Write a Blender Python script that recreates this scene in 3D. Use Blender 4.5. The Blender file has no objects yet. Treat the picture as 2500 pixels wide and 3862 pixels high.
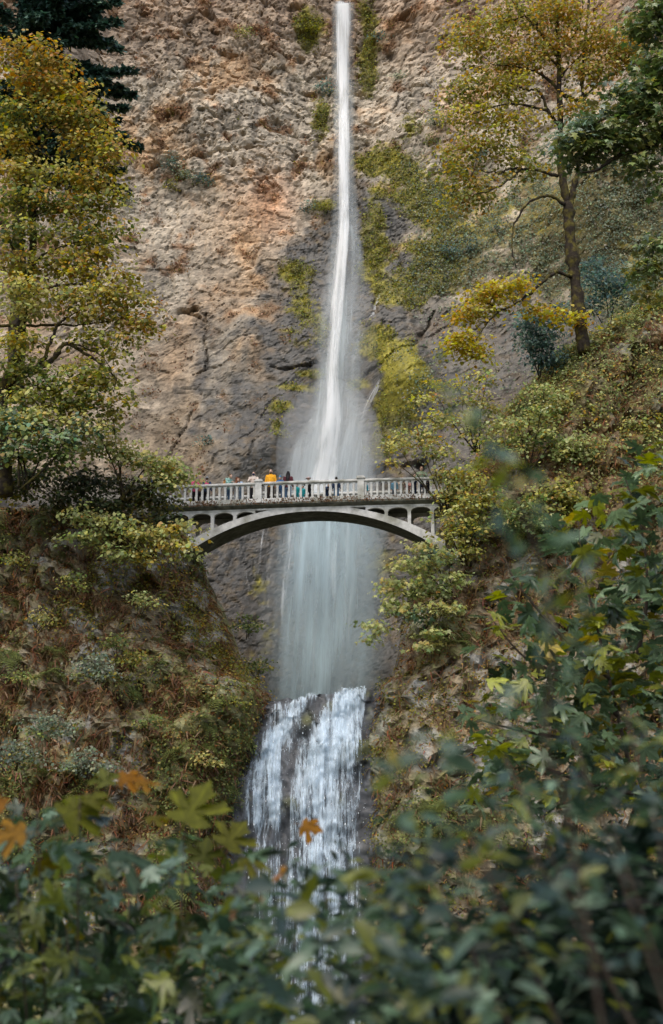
import bpy, math, random
import numpy as np
from mathutils import Vector, Matrix
from mathutils.bvhtree import BVHTree

# ------------------------------------------------------------------ camera, world, sun, exposure
sc = bpy.context.scene
R = math.radians
PITCH = R(15.0)
CAM = np.array([0.0, 0.0, 1.6])
F, CX, CY = 5364.0, 1250.0, 1931.0          # photograph pixels

cd = bpy.data.cameras.new('camera')
cam = bpy.data.objects.new('camera', cd)
sc.collection.objects.link(cam)
sc.camera = cam
cam.location = CAM
cam.rotation_euler = (R(90) + PITCH, 0, 0)
cd.sensor_fit = 'VERTICAL'
cd.sensor_height = 36.0
cd.lens = 50.0
cd.clip_start = 0.1
cd.clip_end = 1000
cd.dof.use_dof = True
cd.dof.focus_distance = 74.0
cd.dof.aperture_fstop = 2.4

world = bpy.data.worlds.new('World')
sc.world = world
world.use_nodes = True
wn = world.node_tree.nodes
sky = wn.new('ShaderNodeTexSky')
sky.sky_type = 'NISHITA'
sky.sun_disc = False
SUN_EL, SUN_AZ = R(60), R(205)               # azimuth clockwise from +Y: behind the camera, a little left
sky.sun_elevation = SUN_EL
sky.sun_rotation = SUN_AZ
sky.air_density = 1.0
sky.dust_density = 3.0
wn['Background'].inputs[1].default_value = 0.15
world.node_tree.links.new(sky.outputs[0], wn['Background'].inputs[0])

sl = bpy.data.lights.new('sun', 'SUN')
sl.energy = 1.15
sl.angle = R(80)
sl.color = (1.0, 0.93, 0.80)
sun = bpy.data.objects.new('sun', sl)
sc.collection.objects.link(sun)
sdir = Vector((math.sin(SUN_AZ) * math.cos(SUN_EL), math.cos(SUN_AZ) * math.cos(SUN_EL), math.sin(SUN_EL)))
sun.rotation_euler = sdir.to_track_quat('Z', 'Y').to_euler()
sun.location = (0, -20, 60)

sc.view_settings.view_transform = 'Standard'
sc.view_settings.look = 'None'
sc.view_settings.gamma = 1.0
sc.view_settings.exposure = 0.95
sc.render.engine = 'CYCLES'
sc.cycles.max_bounces = 6
sc.cycles.diffuse_bounces = 3
sc.cycles.glossy_bounces = 2
sc.cycles.transmission_bounces = 3
sc.cycles.transparent_max_bounces = 40
sc.cycles.volume_bounces = 1
sc.cycles.use_denoising = True
sc.cycles.caustics_reflective = False
sc.cycles.caustics_refractive = False

rng = np.random.default_rng(7)
random.seed(7)

# ------------------------------------------------------------------ helpers
cP, sP = math.cos(PITCH), math.sin(PITCH)

def at(px, py, Y):
    """world point that lies at forward distance Y under a photograph position"""
    a = (px - CX) / F
    b = -(py - CY) / F
    d = np.array([a, cP - b * sP, sP + b * cP])
    t = (Y - CAM[1]) / d[1]
    return CAM + d * t

def proj(P):
    x = P[..., 0] - CAM[0]; y = P[..., 1] - CAM[1]; z = P[..., 2] - CAM[2]
    d = y * cP + z * sP
    v = -y * sP + z * cP
    return CX + F * x / d, CY - F * v / d

def hsh(ix, iy, iz, seed=0):
    h = (ix.astype(np.int64) * 374761393 + iy.astype(np.int64) * 668265263 + iz.astype(np.int64) * 2147483647 + seed * 974634777) & 0xFFFFFFFF
    h = ((h ^ (h >> 13)) * 1274126177) & 0xFFFFFFFF
    h = ((h ^ (h >> 16)) * 2246822519) & 0xFFFFFFFF
    return (h ^ (h >> 15)) & 0xFFFFFFFF

def noise3(x, y, z, seed=0):
    xi, yi, zi = np.floor(x), np.floor(y), np.floor(z)
    fx, fy, fz = x - xi, y - yi, z - zi
    ux, uy, uz = [t * t * t * (t * (t * 6 - 15) + 10) for t in (fx, fy, fz)]
    out = 0
    for dx in (0, 1):
        for dy in (0, 1):
            for dz in (0, 1):
                h = hsh(xi + dx, yi + dy, zi + dz, seed)
                gx = (h & 1023) / 511.5 - 1
                gy = ((h >> 10) & 1023) / 511.5 - 1
                gz = ((h >> 20) & 1023) / 511.5 - 1
                g = gx * (fx - dx) + gy * (fy - dy) + gz * (fz - dz)
                w = (ux if dx else 1 - ux) * (uy if dy else 1 - uy) * (uz if dz else 1 - uz)
                out = out + g * w
    return out * 1.3

def fbm(x, y, z, o=4, seed=0, gain=0.5):
    a, s, t = 1.0, 0.0, 0.0
    for k in range(o):
        s = s + a * noise3(x, y, z, seed + k)
        t += a
        a *= gain
        x, y, z = x * 2.03, y * 2.03, z * 2.03
    return s / t

def worley(x, y, seed=0, tilt=False):
    xi, yi = np.floor(x), np.floor(y)
    f1 = np.full(x.shape, 9.0); f2 = np.full(x.shape, 9.0); cid = np.zeros(x.shape); tl = np.zeros(x.shape)
    zz = np.zeros_like(xi)
    for dx in (-1, 0, 1):
        for dy in (-1, 0, 1):
            h = hsh(xi + dx, yi + dy, zz, seed)
            jx = (h & 4095) / 4095.0; jy = ((h >> 12) & 4095) / 4095.0
            d = np.hypot(xi + dx + jx - x, yi + dy + jy - y)
            c = ((h >> 6) & 65535) / 65535.0
            nearer = d < f1
            f2 = np.where(nearer, f1, np.minimum(f2, d))
            cid = np.where(nearer, c, cid)
            gx_ = ((h >> 3) & 1023) / 511.5 - 1; gy_ = ((h >> 14) & 1023) / 511.5 - 1
            tl = np.where(nearer, gx_ * (x - xi - dx - jx) + gy_ * (y - yi - dy - jy), tl)
            f1 = np.where(nearer, d, f1)
    if tilt: return f1, f2, cid, tl
    return f1, f2, cid

def sstep(a, b, x):
    t = np.clip((x - a) / (b - a), 0, 1)
    return t * t * (3 - 2 * t)

def polydist(px, py, pts):
    """distance in pixels to a polyline"""
    best = np.full(np.shape(px), 1e9)
    for (x0, y0), (x1, y1) in zip(pts[:-1], pts[1:]):
        dx, dy = x1 - x0, y1 - y0
        t = np.clip(((px - x0) * dx + (py - y0) * dy) / (dx * dx + dy * dy), 0, 1)
        best = np.minimum(best, np.hypot(px - x0 - t * dx, py - y0 - t * dy))
    return best

def ell(px, py, x, y, rx, ry):
    return np.exp(-(((px - x) / rx) ** 2 + ((py - y) / ry) ** 2))

def mixc(a, b, t):
    t = np.clip(t, 0, 1)[..., None]
    return a * (1 - t) + np.asarray(b) * t

class Acc:
    """collects pieces of geometry and links them as one mesh object"""
    def __init__(s):
        s.v = []; s.f = []; s.n = 0; s.c = []; s.hasc = False; s.uv = []
    def add(s, v, f, col=None, uv=None):
        v = np.asarray(v, float)
        s.v.append(v)
        for ff in (f if isinstance(f, list) and len(f) and isinstance(f[0], np.ndarray) else [np.asarray(f)]):
            if len(ff): s.f.append(ff + s.n)
        if col is not None:
            s.hasc = True
            col = np.asarray(col, float)
            if col.ndim == 1: col = np.tile(col[:3], (len(v), 1))
            s.c.append(col)
        elif s.hasc: s.c.append(np.ones((len(v), 3)))
        if uv is not None: s.uv.append(uv)
        s.n += len(v)
    def mesh(s, name, smooth=True, attrs=None):
        me = bpy.data.meshes.new(name)
        v = np.concatenate(s.v)
        me.vertices.add(len(v)); me.vertices.foreach_set('co', v.astype(np.float32).ravel())
        lt = np.concatenate([np.full(len(f), f.shape[1]) for f in s.f])
        li = np.concatenate([f.ravel() for f in s.f])
        me.loops.add(len(li)); me.loops.foreach_set('vertex_index', li.astype(np.int32))
        me.polygons.add(len(lt))
        ls = np.concatenate([[0], np.cumsum(lt)[:-1]])
        me.polygons.foreach_set('loop_start', ls.astype(np.int32))
        me.polygons.foreach_set('loop_total', lt.astype(np.int32))
        me.polygons.foreach_set('use_smooth', np.full(len(lt), smooth))
        if s.hasc:
            c = np.concatenate(s.c)
            a = me.attributes.new('tint', 'FLOAT_COLOR', 'POINT')
            a.data.foreach_set('color', np.concatenate([c, np.ones((len(c), 1))], 1).astype(np.float32).ravel())
        for k, val in (attrs or {}).items():
            a = me.attributes.new(k, 'FLOAT', 'POINT')
            a.data.foreach_set('value', np.asarray(val).astype(np.float32).ravel())
        if s.uv:
            uv = np.concatenate(s.uv)
            l = me.uv_layers.new(name='wuv')
            l.data.foreach_set('uv', uv[li].astype(np.float32).ravel())
        me.update(calc_edges=True)
        return me
    def obj(s, name, mat, parent=None, smooth=True, attrs=None, **props):
        return link(name, s.mesh(name, smooth, attrs), mat, parent, **props)

def link(name, me, mat, parent=None, **props):
    o = bpy.data.objects.new(name, me)
    sc.collection.objects.link(o)
    if mat is not None and me is not None and len(me.materials) == 0:
        me.materials.append(mat)
    if parent is not None: o.parent = parent
    for k, v in props.items(): o[k] = v
    return o

def empty(name, loc=(0, 0, 0), rz=0.0, **props):
    o = bpy.data.objects.new(name, None)
    sc.collection.objects.link(o)
    o.location = loc; o.rotation_euler = (0, 0, rz)
    o.empty_display_size = 0.2
    for k, v in props.items(): o[k] = v
    return o

def thing(name, label, cat, loc=(0, 0, 0), rz=0.0, group=None):
    o = empty(name, loc, rz, label=label, category=cat)
    if group: o['group'] = group
    return o

def shift(acc, loc):
    for v in acc.v: v -= np.asarray(loc)
    return acc

def box(c, s, bev=0.0):
    x, y, z = np.asarray(s) / 2
    v = np.array([[-x, -y, -z], [x, -y, -z], [x, y, -z], [-x, y, -z], [-x, -y, z], [x, -y, z], [x, y, z], [-x, y, z]]) + np.asarray(c)
    f = np.array([[0, 3, 2, 1], [4, 5, 6, 7], [0, 1, 5, 4], [1, 2, 6, 5], [2, 3, 7, 6], [3, 0, 4, 7]])
    return v, f

def tube(pts, rad, sides=6, cap=True):
    pts = np.asarray(pts, float); n = len(pts)
    rad = np.broadcast_to(np.asarray(rad, float), (n,))
    tg = np.gradient(pts, axis=0)
    tg /= np.linalg.norm(tg, axis=1)[:, None] + 1e-9
    ref = np.array([0, 0, 1.0]) if abs(tg[0, 2]) < 0.9 else np.array([1.0, 0, 0])
    vs = []
    a = np.arange(sides) * 2 * math.pi / sides
    for i in range(n):
        u = ref - tg[i] * np.dot(ref, tg[i]); u /= np.linalg.norm(u) + 1e-9
        w = np.cross(tg[i], u)
        vs.append(pts[i] + rad[i] * (np.cos(a)[:, None] * u + np.sin(a)[:, None] * w))
        ref = u
    v = np.concatenate(vs)
    i = np.arange(n - 1)[:, None] * sides; j = np.arange(sides)[None, :]; j2 = (j + 1) % sides
    f = np.stack([i + j, i + j2, i + sides + j2, i + sides + j], -1).reshape(-1, 4)
    fs = [f]
    if cap and sides > 2:
        fs.append(np.arange(sides)[None, ::-1].copy()); fs.append((np.arange(sides) + (n - 1) * sides)[None, :])
    return v, fs

def smoothline(pts, n=8):
    """Catmull-Rom through points of any dimension"""
    p = np.asarray(pts, float)
    if len(p) < 3:
        t = np.linspace(0, 1, n)[:, None]; return p[0] * (1 - t) + p[-1] * t
    q = np.concatenate([[2 * p[0] - p[1]], p, [2 * p[-1] - p[-2]]])
    out = []
    for i in range(1, len(q) - 2):
        t = np.linspace(0, 1, n, endpoint=False)[:, None]
        a, b, c, d = q[i - 1], q[i], q[i + 1], q[i + 2]
        out.append(0.5 * (2 * b + (c - a) * t + (2 * a - 5 * b + 4 * c - d) * t ** 2 + (3 * b - a - 3 * c + d) * t ** 3))
    out.append(p[-1][None])
    return np.concatenate(out)

def gridfaces(nr, ncol):
    i = np.arange(nr - 1)[:, None] * ncol; j = np.arange(ncol - 1)[None, :]
    return np.stack([i + j, i + j + 1, i + ncol + j + 1, i + ncol + j], -1).reshape(-1, 4)

# ------------------------------------------------------------------ materials
def newmat(name):
    m = bpy.data.materials.new(name); m.use_nodes = True
    nt = m.node_tree; b = nt.nodes['Principled BSDF']
    return m, nt, b

def N(nt, t, **kw):
    n = nt.nodes.new(t)
    for k, v in kw.items():
        if k.startswith('i_'): n.inputs[int(k[2:])].default_value = v
        else: setattr(n, k, v)
    return n

def L(nt, a, b): nt.links.new(a, b)

def mat_rock(name, fine=6.0, bump=0.35, wet_attr=True, spec=0.3):
    """albedo comes from the stone itself (tint attribute), broken up by procedural grain"""
    m, nt, b = newmat(name)
    at_ = N(nt, 'ShaderNodeAttribute', attribute_name='tint')
    tc = N(nt, 'ShaderNodeTexCoord')
    n1 = N(nt, 'ShaderNodeTexNoise'); n1.inputs['Scale'].default_value = fine; n1.inputs['Detail'].default_value = 8; n1.inputs['Roughness'].default_value = 0.7
    n2 = N(nt, 'ShaderNodeTexVoronoi'); n2.inputs['Scale'].default_value = fine * 0.6
    L(nt, tc.outputs['Object'], n1.inputs['Vector']); L(nt, tc.outputs['Object'], n2.inputs['Vector'])
    mr = N(nt, 'ShaderNodeMapRange'); mr.inputs[1].default_value = 0.3; mr.inputs[2].default_value = 0.7; mr.inputs[3].default_value = 0.62; mr.inputs[4].default_value = 1.38
    L(nt, n1.outputs['Fac'], mr.inputs[0])
    mx = N(nt, 'ShaderNodeMix', data_type='RGBA', blend_type='MULTIPLY'); mx.inputs[0].default_value = 1.0
    L(nt, at_.outputs['Color'], mx.inputs[6]); L(nt, mr.outputs[0], mx.inputs[7])
    L(nt, mx.outputs[2], b.inputs['Base Color'])
    wa = N(nt, 'ShaderNodeAttribute', attribute_name='wet')
    rr = N(nt, 'ShaderNodeMapRange'); rr.inputs[3].default_value = 0.92; rr.inputs[4].default_value = 0.55
    L(nt, wa.outputs['Fac'], rr.inputs[0]); L(nt, rr.outputs[0], b.inputs['Roughness'])
    b.inputs['Specular IOR Level'].default_value = spec
    bp = N(nt, 'ShaderNodeBump'); bp.inputs['Strength'].default_value = bump; bp.inputs['Distance'].default_value = 0.12
    ad = N(nt, 'ShaderNodeMath', operation='ADD'); L(nt, n1.outputs['Fac'], ad.inputs[0])
    ml = N(nt, 'ShaderNodeMath', operation='MULTIPLY', i_1=0.5); L(nt, n2.outputs['Distance'], ml.inputs[0]); L(nt, ml.outputs[0], ad.inputs[1])
    L(nt, ad.outputs[0], bp.inputs['Height']); L(nt, bp.outputs[0], b.inputs['Normal'])
    return m

def mat_leaf(name, src='tint', gloss=0.45, trans=0.35, spec=0.35):
    """leaf: diffuse + translucent + a waxy sheen; colour per leaf from the mesh or from the object"""
    m, nt, b = newmat(name)
    if src == 'tint':
        a = N(nt, 'ShaderNodeAttribute', attribute_name='tint'); c = a.outputs['Color']
    else:
        a = N(nt, 'ShaderNodeObjectInfo'); c = a.outputs['Color']
    if src != 'tint':
        tv = N(nt, 'ShaderNodeTexCoord'); sx = N(nt, 'ShaderNodeSeparateXYZ'); L(nt, tv.outputs['Object'], sx.inputs[0])
        an_ = N(nt, 'ShaderNodeMath', operation='ARCTAN2'); L(nt, sx.outputs[0], an_.inputs[0]); L(nt, sx.outputs[1], an_.inputs[1])
        dv = N(nt, 'ShaderNodeMath', operation='DIVIDE', i_1=0.86); L(nt, an_.outputs[0], dv.inputs[0])
        fr_ = N(nt, 'ShaderNodeMath', operation='PINGPONG', i_1=0.5); L(nt, dv.outputs[0], fr_.inputs[0])
        vm = N(nt, 'ShaderNodeMapRange', interpolation_type='SMOOTHSTEP'); vm.inputs[1].default_value = .015; vm.inputs[2].default_value = .075; vm.inputs[3].default_value = 1.55; vm.inputs[4].default_value = 1.0; L(nt, fr_.outputs[0], vm.inputs[0])
        mv = N(nt, 'ShaderNodeMix', data_type='RGBA', blend_type='MULTIPLY'); mv.inputs[0].default_value = 1; L(nt, c, mv.inputs[6]); L(nt, vm.outputs[0], mv.inputs[7]); c = mv.outputs[2]
        tc = N(nt, 'ShaderNodeTexCoord'); nz = N(nt, 'ShaderNodeTexNoise'); nz.inputs['Scale'].default_value = 5; nz.inputs['Detail'].default_value = 4
        L(nt, tc.outputs['Object'], nz.inputs['Vector'])
        mr = N(nt, 'ShaderNodeMapRange'); mr.inputs[1].default_value = .3; mr.inputs[2].default_value = .7; mr.inputs[3].default_value = .7; mr.inputs[4].default_value = 1.25
        L(nt, nz.outputs['Fac'], mr.inputs[0])
        mx = N(nt, 'ShaderNodeMix', data_type='RGBA', blend_type='MULTIPLY'); mx.inputs[0].default_value = 1
        L(nt, c, mx.inputs[6]); L(nt, mr.outputs[0], mx.inputs[7]); c = mx.outputs[2]
    L(nt, c, b.inputs['Base Color'])
    b.inputs['Roughness'].default_value = gloss
    b.inputs['Specular IOR Level'].default_value = spec
    tr = N(nt, 'ShaderNodeBsdfTranslucent')
    hs = N(nt, 'ShaderNodeHueSaturation'); hs.inputs['Saturation'].default_value = 1.15; hs.inputs['Value'].default_value = 1.25
    L(nt, c, hs.inputs['Color']); L(nt, hs.outputs[0], tr.inputs['Color'])
    ms = N(nt, 'ShaderNodeMixShader'); ms.inputs[0].default_value = trans
    L(nt, b.outputs[0], ms.inputs[1]); L(nt, tr.outputs[0], ms.inputs[2])
    L(nt, ms.outputs[0], nt.nodes['Material Output'].inputs['Surface'])
    return m

def mat_plain(name, col, rough=0.8, scale=8.0, var=0.35, bump=0.2, spec=0.3, metallic=0.0, col2=None, thr=(0.45, 0.62)):
    m, nt, b = newmat(name)
    tc = N(nt, 'ShaderNodeTexCoord')
    n1 = N(nt, 'ShaderNodeTexNoise'); n1.inputs['Scale'].default_value = scale; n1.inputs['Detail'].default_value = 7; n1.inputs['Roughness'].default_value = 0.65
    L(nt, tc.outputs['Object'], n1.inputs['Vector'])
    mr = N(nt, 'ShaderNodeMapRange'); mr.inputs[1].default_value = 0.3; mr.inputs[2].default_value = 0.7; mr.inputs[3].default_value = 1 - var; mr.inputs[4].default_value = 1 + var
    L(nt, n1.outputs['Fac'], mr.inputs[0])
    mx = N(nt, 'ShaderNodeMix', data_type='RGBA', blend_type='MULTIPLY'); mx.inputs[0].default_value = 1.0
    L(nt, mr.outputs[0], mx.inputs[7])
    if col2 is not None:
        n3 = N(nt, 'ShaderNodeTexNoise'); n3.inputs['Scale'].default_value = scale * 0.35; n3.inputs['Detail'].default_value = 6
        L(nt, tc.outputs['Object'], n3.inputs['Vector'])
        m3 = N(nt, 'ShaderNodeMapRange'); m3.inputs[1].default_value = thr[0]; m3.inputs[2].default_value = thr[1]
        L(nt, n3.outputs['Fac'], m3.inputs[0])
        m2 = N(nt, 'ShaderNodeMix', data_type='RGBA'); m2.inputs[6].default_value = (*col, 1); m2.inputs[7].default_value = (*col2, 1)
        L(nt, m3.outputs[0], m2.inputs[0]); L(nt, m2.outputs[2], mx.inputs[6])
    else:
        mx.inputs[6].default_value = (*col, 1)
    L(nt, mx.outputs[2], b.inputs['Base Color'])
    b.inputs['Roughness'].default_value = rough; b.inputs['Specular IOR Level'].default_value = spec; b.inputs['Metallic'].default_value = metallic
    bp = N(nt, 'ShaderNodeBump'); bp.inputs['Strength'].default_value = bump; bp.inputs['Distance'].default_value = 0.03
    L(nt, n1.outputs['Fac'], bp.inputs['Height']); L(nt, bp.outputs[0], b.inputs['Normal'])
    return m

def mat_water(name, col=(0.80, 0.83, 0.83), su=2.5, sv=0.22, soft=0.45, speck=0.0, amax=1.0, veil=0.0):
    """falling white water: foam that thins into streaks where the sheet is thin (dens attribute)"""
    m, nt, b = newmat(name)
    uv = N(nt, 'ShaderNodeUVMap', uv_map='wuv')
    mp = N(nt, 'ShaderNodeMapping'); mp.inputs['Scale'].default_value = (su, sv, 1)
    L(nt, uv.outputs[0], mp.inputs[0])
    oi = N(nt, 'ShaderNodeObjectInfo')
    n1 = N(nt, 'ShaderNodeTexNoise'); n1.inputs['Scale'].default_value = 1.0; n1.inputs['Detail'].default_value = 7; n1.inputs['Roughness'].default_value = 0.6; n1.inputs['Distortion'].default_value = 0.4
    L(nt, mp.outputs[0], n1.inputs['Vector'])
    f = n1.outputs['Fac']
    if speck > 0:
        mp2 = N(nt, 'ShaderNodeMapping'); mp2.inputs['Scale'].default_value = (su * 2.2, sv * 5.0, 1); L(nt, uv.outputs[0], mp2.inputs[0])
        n2 = N(nt, 'ShaderNodeTexNoise'); n2.inputs['Scale'].default_value = 1.0; n2.inputs['Detail'].default_value = 8; n2.inputs['Roughness'].default_value = 0.78; n2.inputs['Distortion'].default_value = 0.8
        L(nt, mp2.outputs[0], n2.inputs['Vector'])
        mm = N(nt, 'ShaderNodeMix', data_type='FLOAT'); mm.inputs[0].default_value = speck
        L(nt, n1.outputs['Fac'], mm.inputs[2]); L(nt, n2.outputs['Fac'], mm.inputs[3]); f = mm.outputs[0]
    st = N(nt, 'ShaderNodeMapRange', interpolation_type='SMOOTHSTEP'); st.inputs[1].default_value = 0.28; st.inputs[2].default_value = 0.72
    L(nt, f, st.inputs[0])
    da = N(nt, 'ShaderNodeAttribute', attribute_name='dens')
    if veil:      # thin water: opacity follows the amount of water, modulated by the streaks
        sc_ = N(nt, 'ShaderNodeMapRange'); sc_.inputs[3].default_value = 1 - veil; sc_.inputs[4].default_value = 1 + veil; L(nt, st.outputs[0], sc_.inputs[0])
        al = N(nt, 'ShaderNodeMath', operation='MULTIPLY', use_clamp=True); L(nt, sc_.outputs[0], al.inputs[0]); L(nt, da.outputs['Fac'], al.inputs[1])
    else:         # dense water: breaks into streaks where it thins, alpha = smoothstep(1-d, 1-d+soft, streak)
        inv = N(nt, 'ShaderNodeMath', operation='SUBTRACT', i_0=1.0); L(nt, da.outputs['Fac'], inv.inputs[1])
        hi = N(nt, 'ShaderNodeMath', operation='ADD', i_1=soft); L(nt, inv.outputs[0], hi.inputs[0])
        al = N(nt, 'ShaderNodeMapRange', interpolation_type='SMOOTHSTEP'); L(nt, st.outputs[0], al.inputs[0]); L(nt, inv.outputs[0], al.inputs[1]); L(nt, hi.outputs[0], al.inputs[2])
        al.inputs[4].default_value = amax
    b.inputs['Base Color'].default_value = (*col, 1); b.inputs['Roughness'].default_value = 0.6; b.inputs['Specular IOR Level'].default_value = 0.2
    tl = N(nt, 'ShaderNodeBsdfTranslucent'); tl.inputs[0].default_value = (*col, 1)
    ms0 = N(nt, 'ShaderNodeMixShader'); ms0.inputs[0].default_value = 0.4; L(nt, b.outputs[0], ms0.inputs[1]); L(nt, tl.outputs[0], ms0.inputs[2])
    tp = N(nt, 'ShaderNodeBsdfTransparent')
    ms = N(nt, 'ShaderNodeMixShader'); L(nt, al.outputs[0], ms.inputs[0]); L(nt, tp.outputs[0], ms.inputs[1]); L(nt, ms0.outputs[0], ms.inputs[2])
    L(nt, ms.outputs[0], nt.nodes['Material Output'].inputs['Surface'])
    return m

M = {}
M['cliff'] = mat_rock('cliff_rock', 3.2, 0.3)
M['bank'] = mat_rock('bank_rock', 4.5, 0.5)
M['wetrock'] = mat_rock('wet_rock', 3.5, 0.5, spec=0.5)
M['leaf'] = mat_leaf('leaf', 'tint', 0.5, 0.46, 0.25)
M['leaf_near'] = mat_leaf('leaf_near', 'object', 0.32, 0.34, 0.55)
M['leaf_hero'] = mat_leaf('leaf_backlit', 'object', 0.55, 0.5, 0.15)
M['needle'] = mat_leaf('needle', 'tint', 0.6, 0.15, 0.2)
M['bark'] = mat_plain('bark', (0.032, 0.025, 0.018), 0.95, 7.0, 0.6, 1.0, 0.1, col2=(0.085, 0.07, 0.018), thr=(0.47, 0.62))
M['twig'] = mat_plain('twig', (0.05, 0.038, 0.028), 0.95, 9.0, 0.4, 0.4, 0.1)
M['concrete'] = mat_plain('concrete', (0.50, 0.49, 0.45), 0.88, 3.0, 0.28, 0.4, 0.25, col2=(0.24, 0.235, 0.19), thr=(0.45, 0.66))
M['concrete_dark'] = mat_plain('concrete_dark', (0.10, 0.10, 0.075), 0.92, 3.0, 0.5, 0.5, 0.2, col2=(0.20, 0.19, 0.15), thr=(0.5, 0.75))
M['soil'] = mat_plain('soil', (0.05, 0.038, 0.025), 0.95, 1.5, 0.5, 0.6, 0.1, col2=(0.045, 0.05, 0.02), thr=(0.4, 0.6))
M['path'] = mat_plain('path_gravel', (0.16, 0.145, 0.12), 0.95, 6.0, 0.4, 0.5, 0.2)
M['iron'] = mat_plain('dark_iron', (0.02, 0.022, 0.02), 0.6, 10, 0.3, 0.1, 0.4, 0.5)
M['stream'] = mat_plain('stream_water', (0.03, 0.05, 0.055), 0.12, 1.2, 0.3, 0.5, 0.5)

# ------------------------------------------------------------------ the main cliff
CTRL = np.array([(-500, -400, 88), (-500, 900, 86), (-500, 2000, 80), (0, -300, 95), (0, 700, 94), (700, -300, 101), (700, 600, 99.5), (1000, 0, 102), (1290, -300, 106), (1290, 100, 105), (1290, 700, 102),
    (1290, 1000, 98.5), (1650, 0, 101.5), (1650, 700, 99), (2100, 0, 98), (2500, 0, 92), (3000, 0, 86), (2500, 900, 89), (3000, 1500, 84), (400, 1250, 94.5), (700, 1150, 97), (1000, 1100, 98), (1550, 1100, 96.5), (1900, 1100, 93),
    (300, 1600, 89), (700, 1500, 92.5), (1000, 1500, 93.5), (1250, 1450, 95.5), (1450, 1450, 92.5), (1800, 1500, 89), (2300, 1500, 85), (500, 1850, 87), (900, 1800, 89.5), (1220, 1800, 91.5),
    (1500, 1800, 88), (1900, 1900, 85), (800, 2200, 86), (1220, 2200, 88.5), (1560, 2200, 86), (800, 2700, 83.5), (1220, 2700, 87), (1560, 2700, 83.5), (2500, 2400, 82), (-300, 2500, 80)], float)

def macroY(px, py):
    w = 0; s = 0
    for x, y, Y in CTRL:
        k = np.exp(-(((px - x) / 230) ** 2 + ((py - y) / 260) ** 2)) + 1e-5 / (1 + ((px - x) ** 2 + (py - y) ** 2) / 4e5)
        w = w + k; s = s + k * Y
    return s / w

def fall_cx(py):   # centre line and half width (photograph pixels) of the tall fall
    c = np.interp(py, [-300, 0, 400, 800, 1100, 1300, 1500, 1700, 1850, 2200, 2650], [1290, 1292, 1294, 1297, 1285, 1265, 1258, 1245, 1250, 1245, 1238])
    h = np.interp(py, [-300, 0, 400, 800, 1000, 1300, 1500, 1700, 1850, 2200, 2650], [30, 34, 30, 32, 52, 70, 85, 125, 150, 175, 190])
    return c, h

CSTEP = 0.125
cx_ = np.arange(-36, 38, CSTEP); cz_ = np.arange(6, 82, CSTEP)
GX, GZ = np.meshgrid(cx_, cz_)
GY = np.full_like(GX, 97.0)
for _ in range(3):
    PX, PY = proj(np.stack([GX, GY, GZ], -1))
    GY = macroY(PX, PY)
PX, PY = proj(np.stack([GX, GY, GZ], -1))
n_lo = fbm(GX * 0.09, GZ * 0.09, GX * 0, 4, 11)
n_md = fbm(GX * 0.35, GZ * 0.30, GX * 0 + 3, 4, 21)
n_col = fbm(GX * 0.8, GZ * 0.10, GX * 0 + 7, 4, 31)
fc, fh = fall_cx(PY)
lower = sstep(1150, 1500, PY)                                    # smoother, slanting rock low down
pit = (1 - sstep(620, 760, PY + 120 * n_lo)) * (1 - 0.4 * sstep(1400, 1700, PX)) + 0.15
wx, wz = GX + 0.5 * n_md, GZ + 0.5 * fbm(GX * 0.35, GZ * 0.35, GX * 0 + 9, 3, 41)
disp = 1.3 * n_lo + 0.32 * n_md + 0.4 * n_col * (1 - lower)
tintn = np.zeros_like(GX)
crk = fbm(GX * .9, GZ * .9, GX * 0 + 4, 3, 81); crk2 = fbm(GX * .6, GZ * .6, GX * 0 + 8, 3, 82)
for s_, am, sd in ((3.1, 0.34, 1), (1.2, 0.34, 2), (0.52, 0.26, 3)):
    sk = 0.15 * lower                                            # blocks lean along the slanting strata
    f1, f2, cid, tl = worley((wx + sk * wz) / s_, wz / s_ * 1.0, sd, True)
    k = am * (0.30 + 0.32 * pit) * (1 - 0.45 * lower)
    disp += k * (0.9 * (cid - 0.5) + 0.95 * tl) - k * 0.95 * (1 - sstep(0.0, 0.12, f2 - f1)) * sstep(-.25, .25, crk + .1)
    tintn += (cid - 0.5) * (0.5 if s_ > 2 else 0.8)
cav = np.maximum(0, fbm(GX * 0.55, GZ * 0.75, GX * 0 + 5, 3, 51) - 0.22)
disp -= 3.2 * cav * pit
disp += 0.16 * fbm(GX * 1.6, GZ * 2.2, GX * 0, 3, 61)
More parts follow.
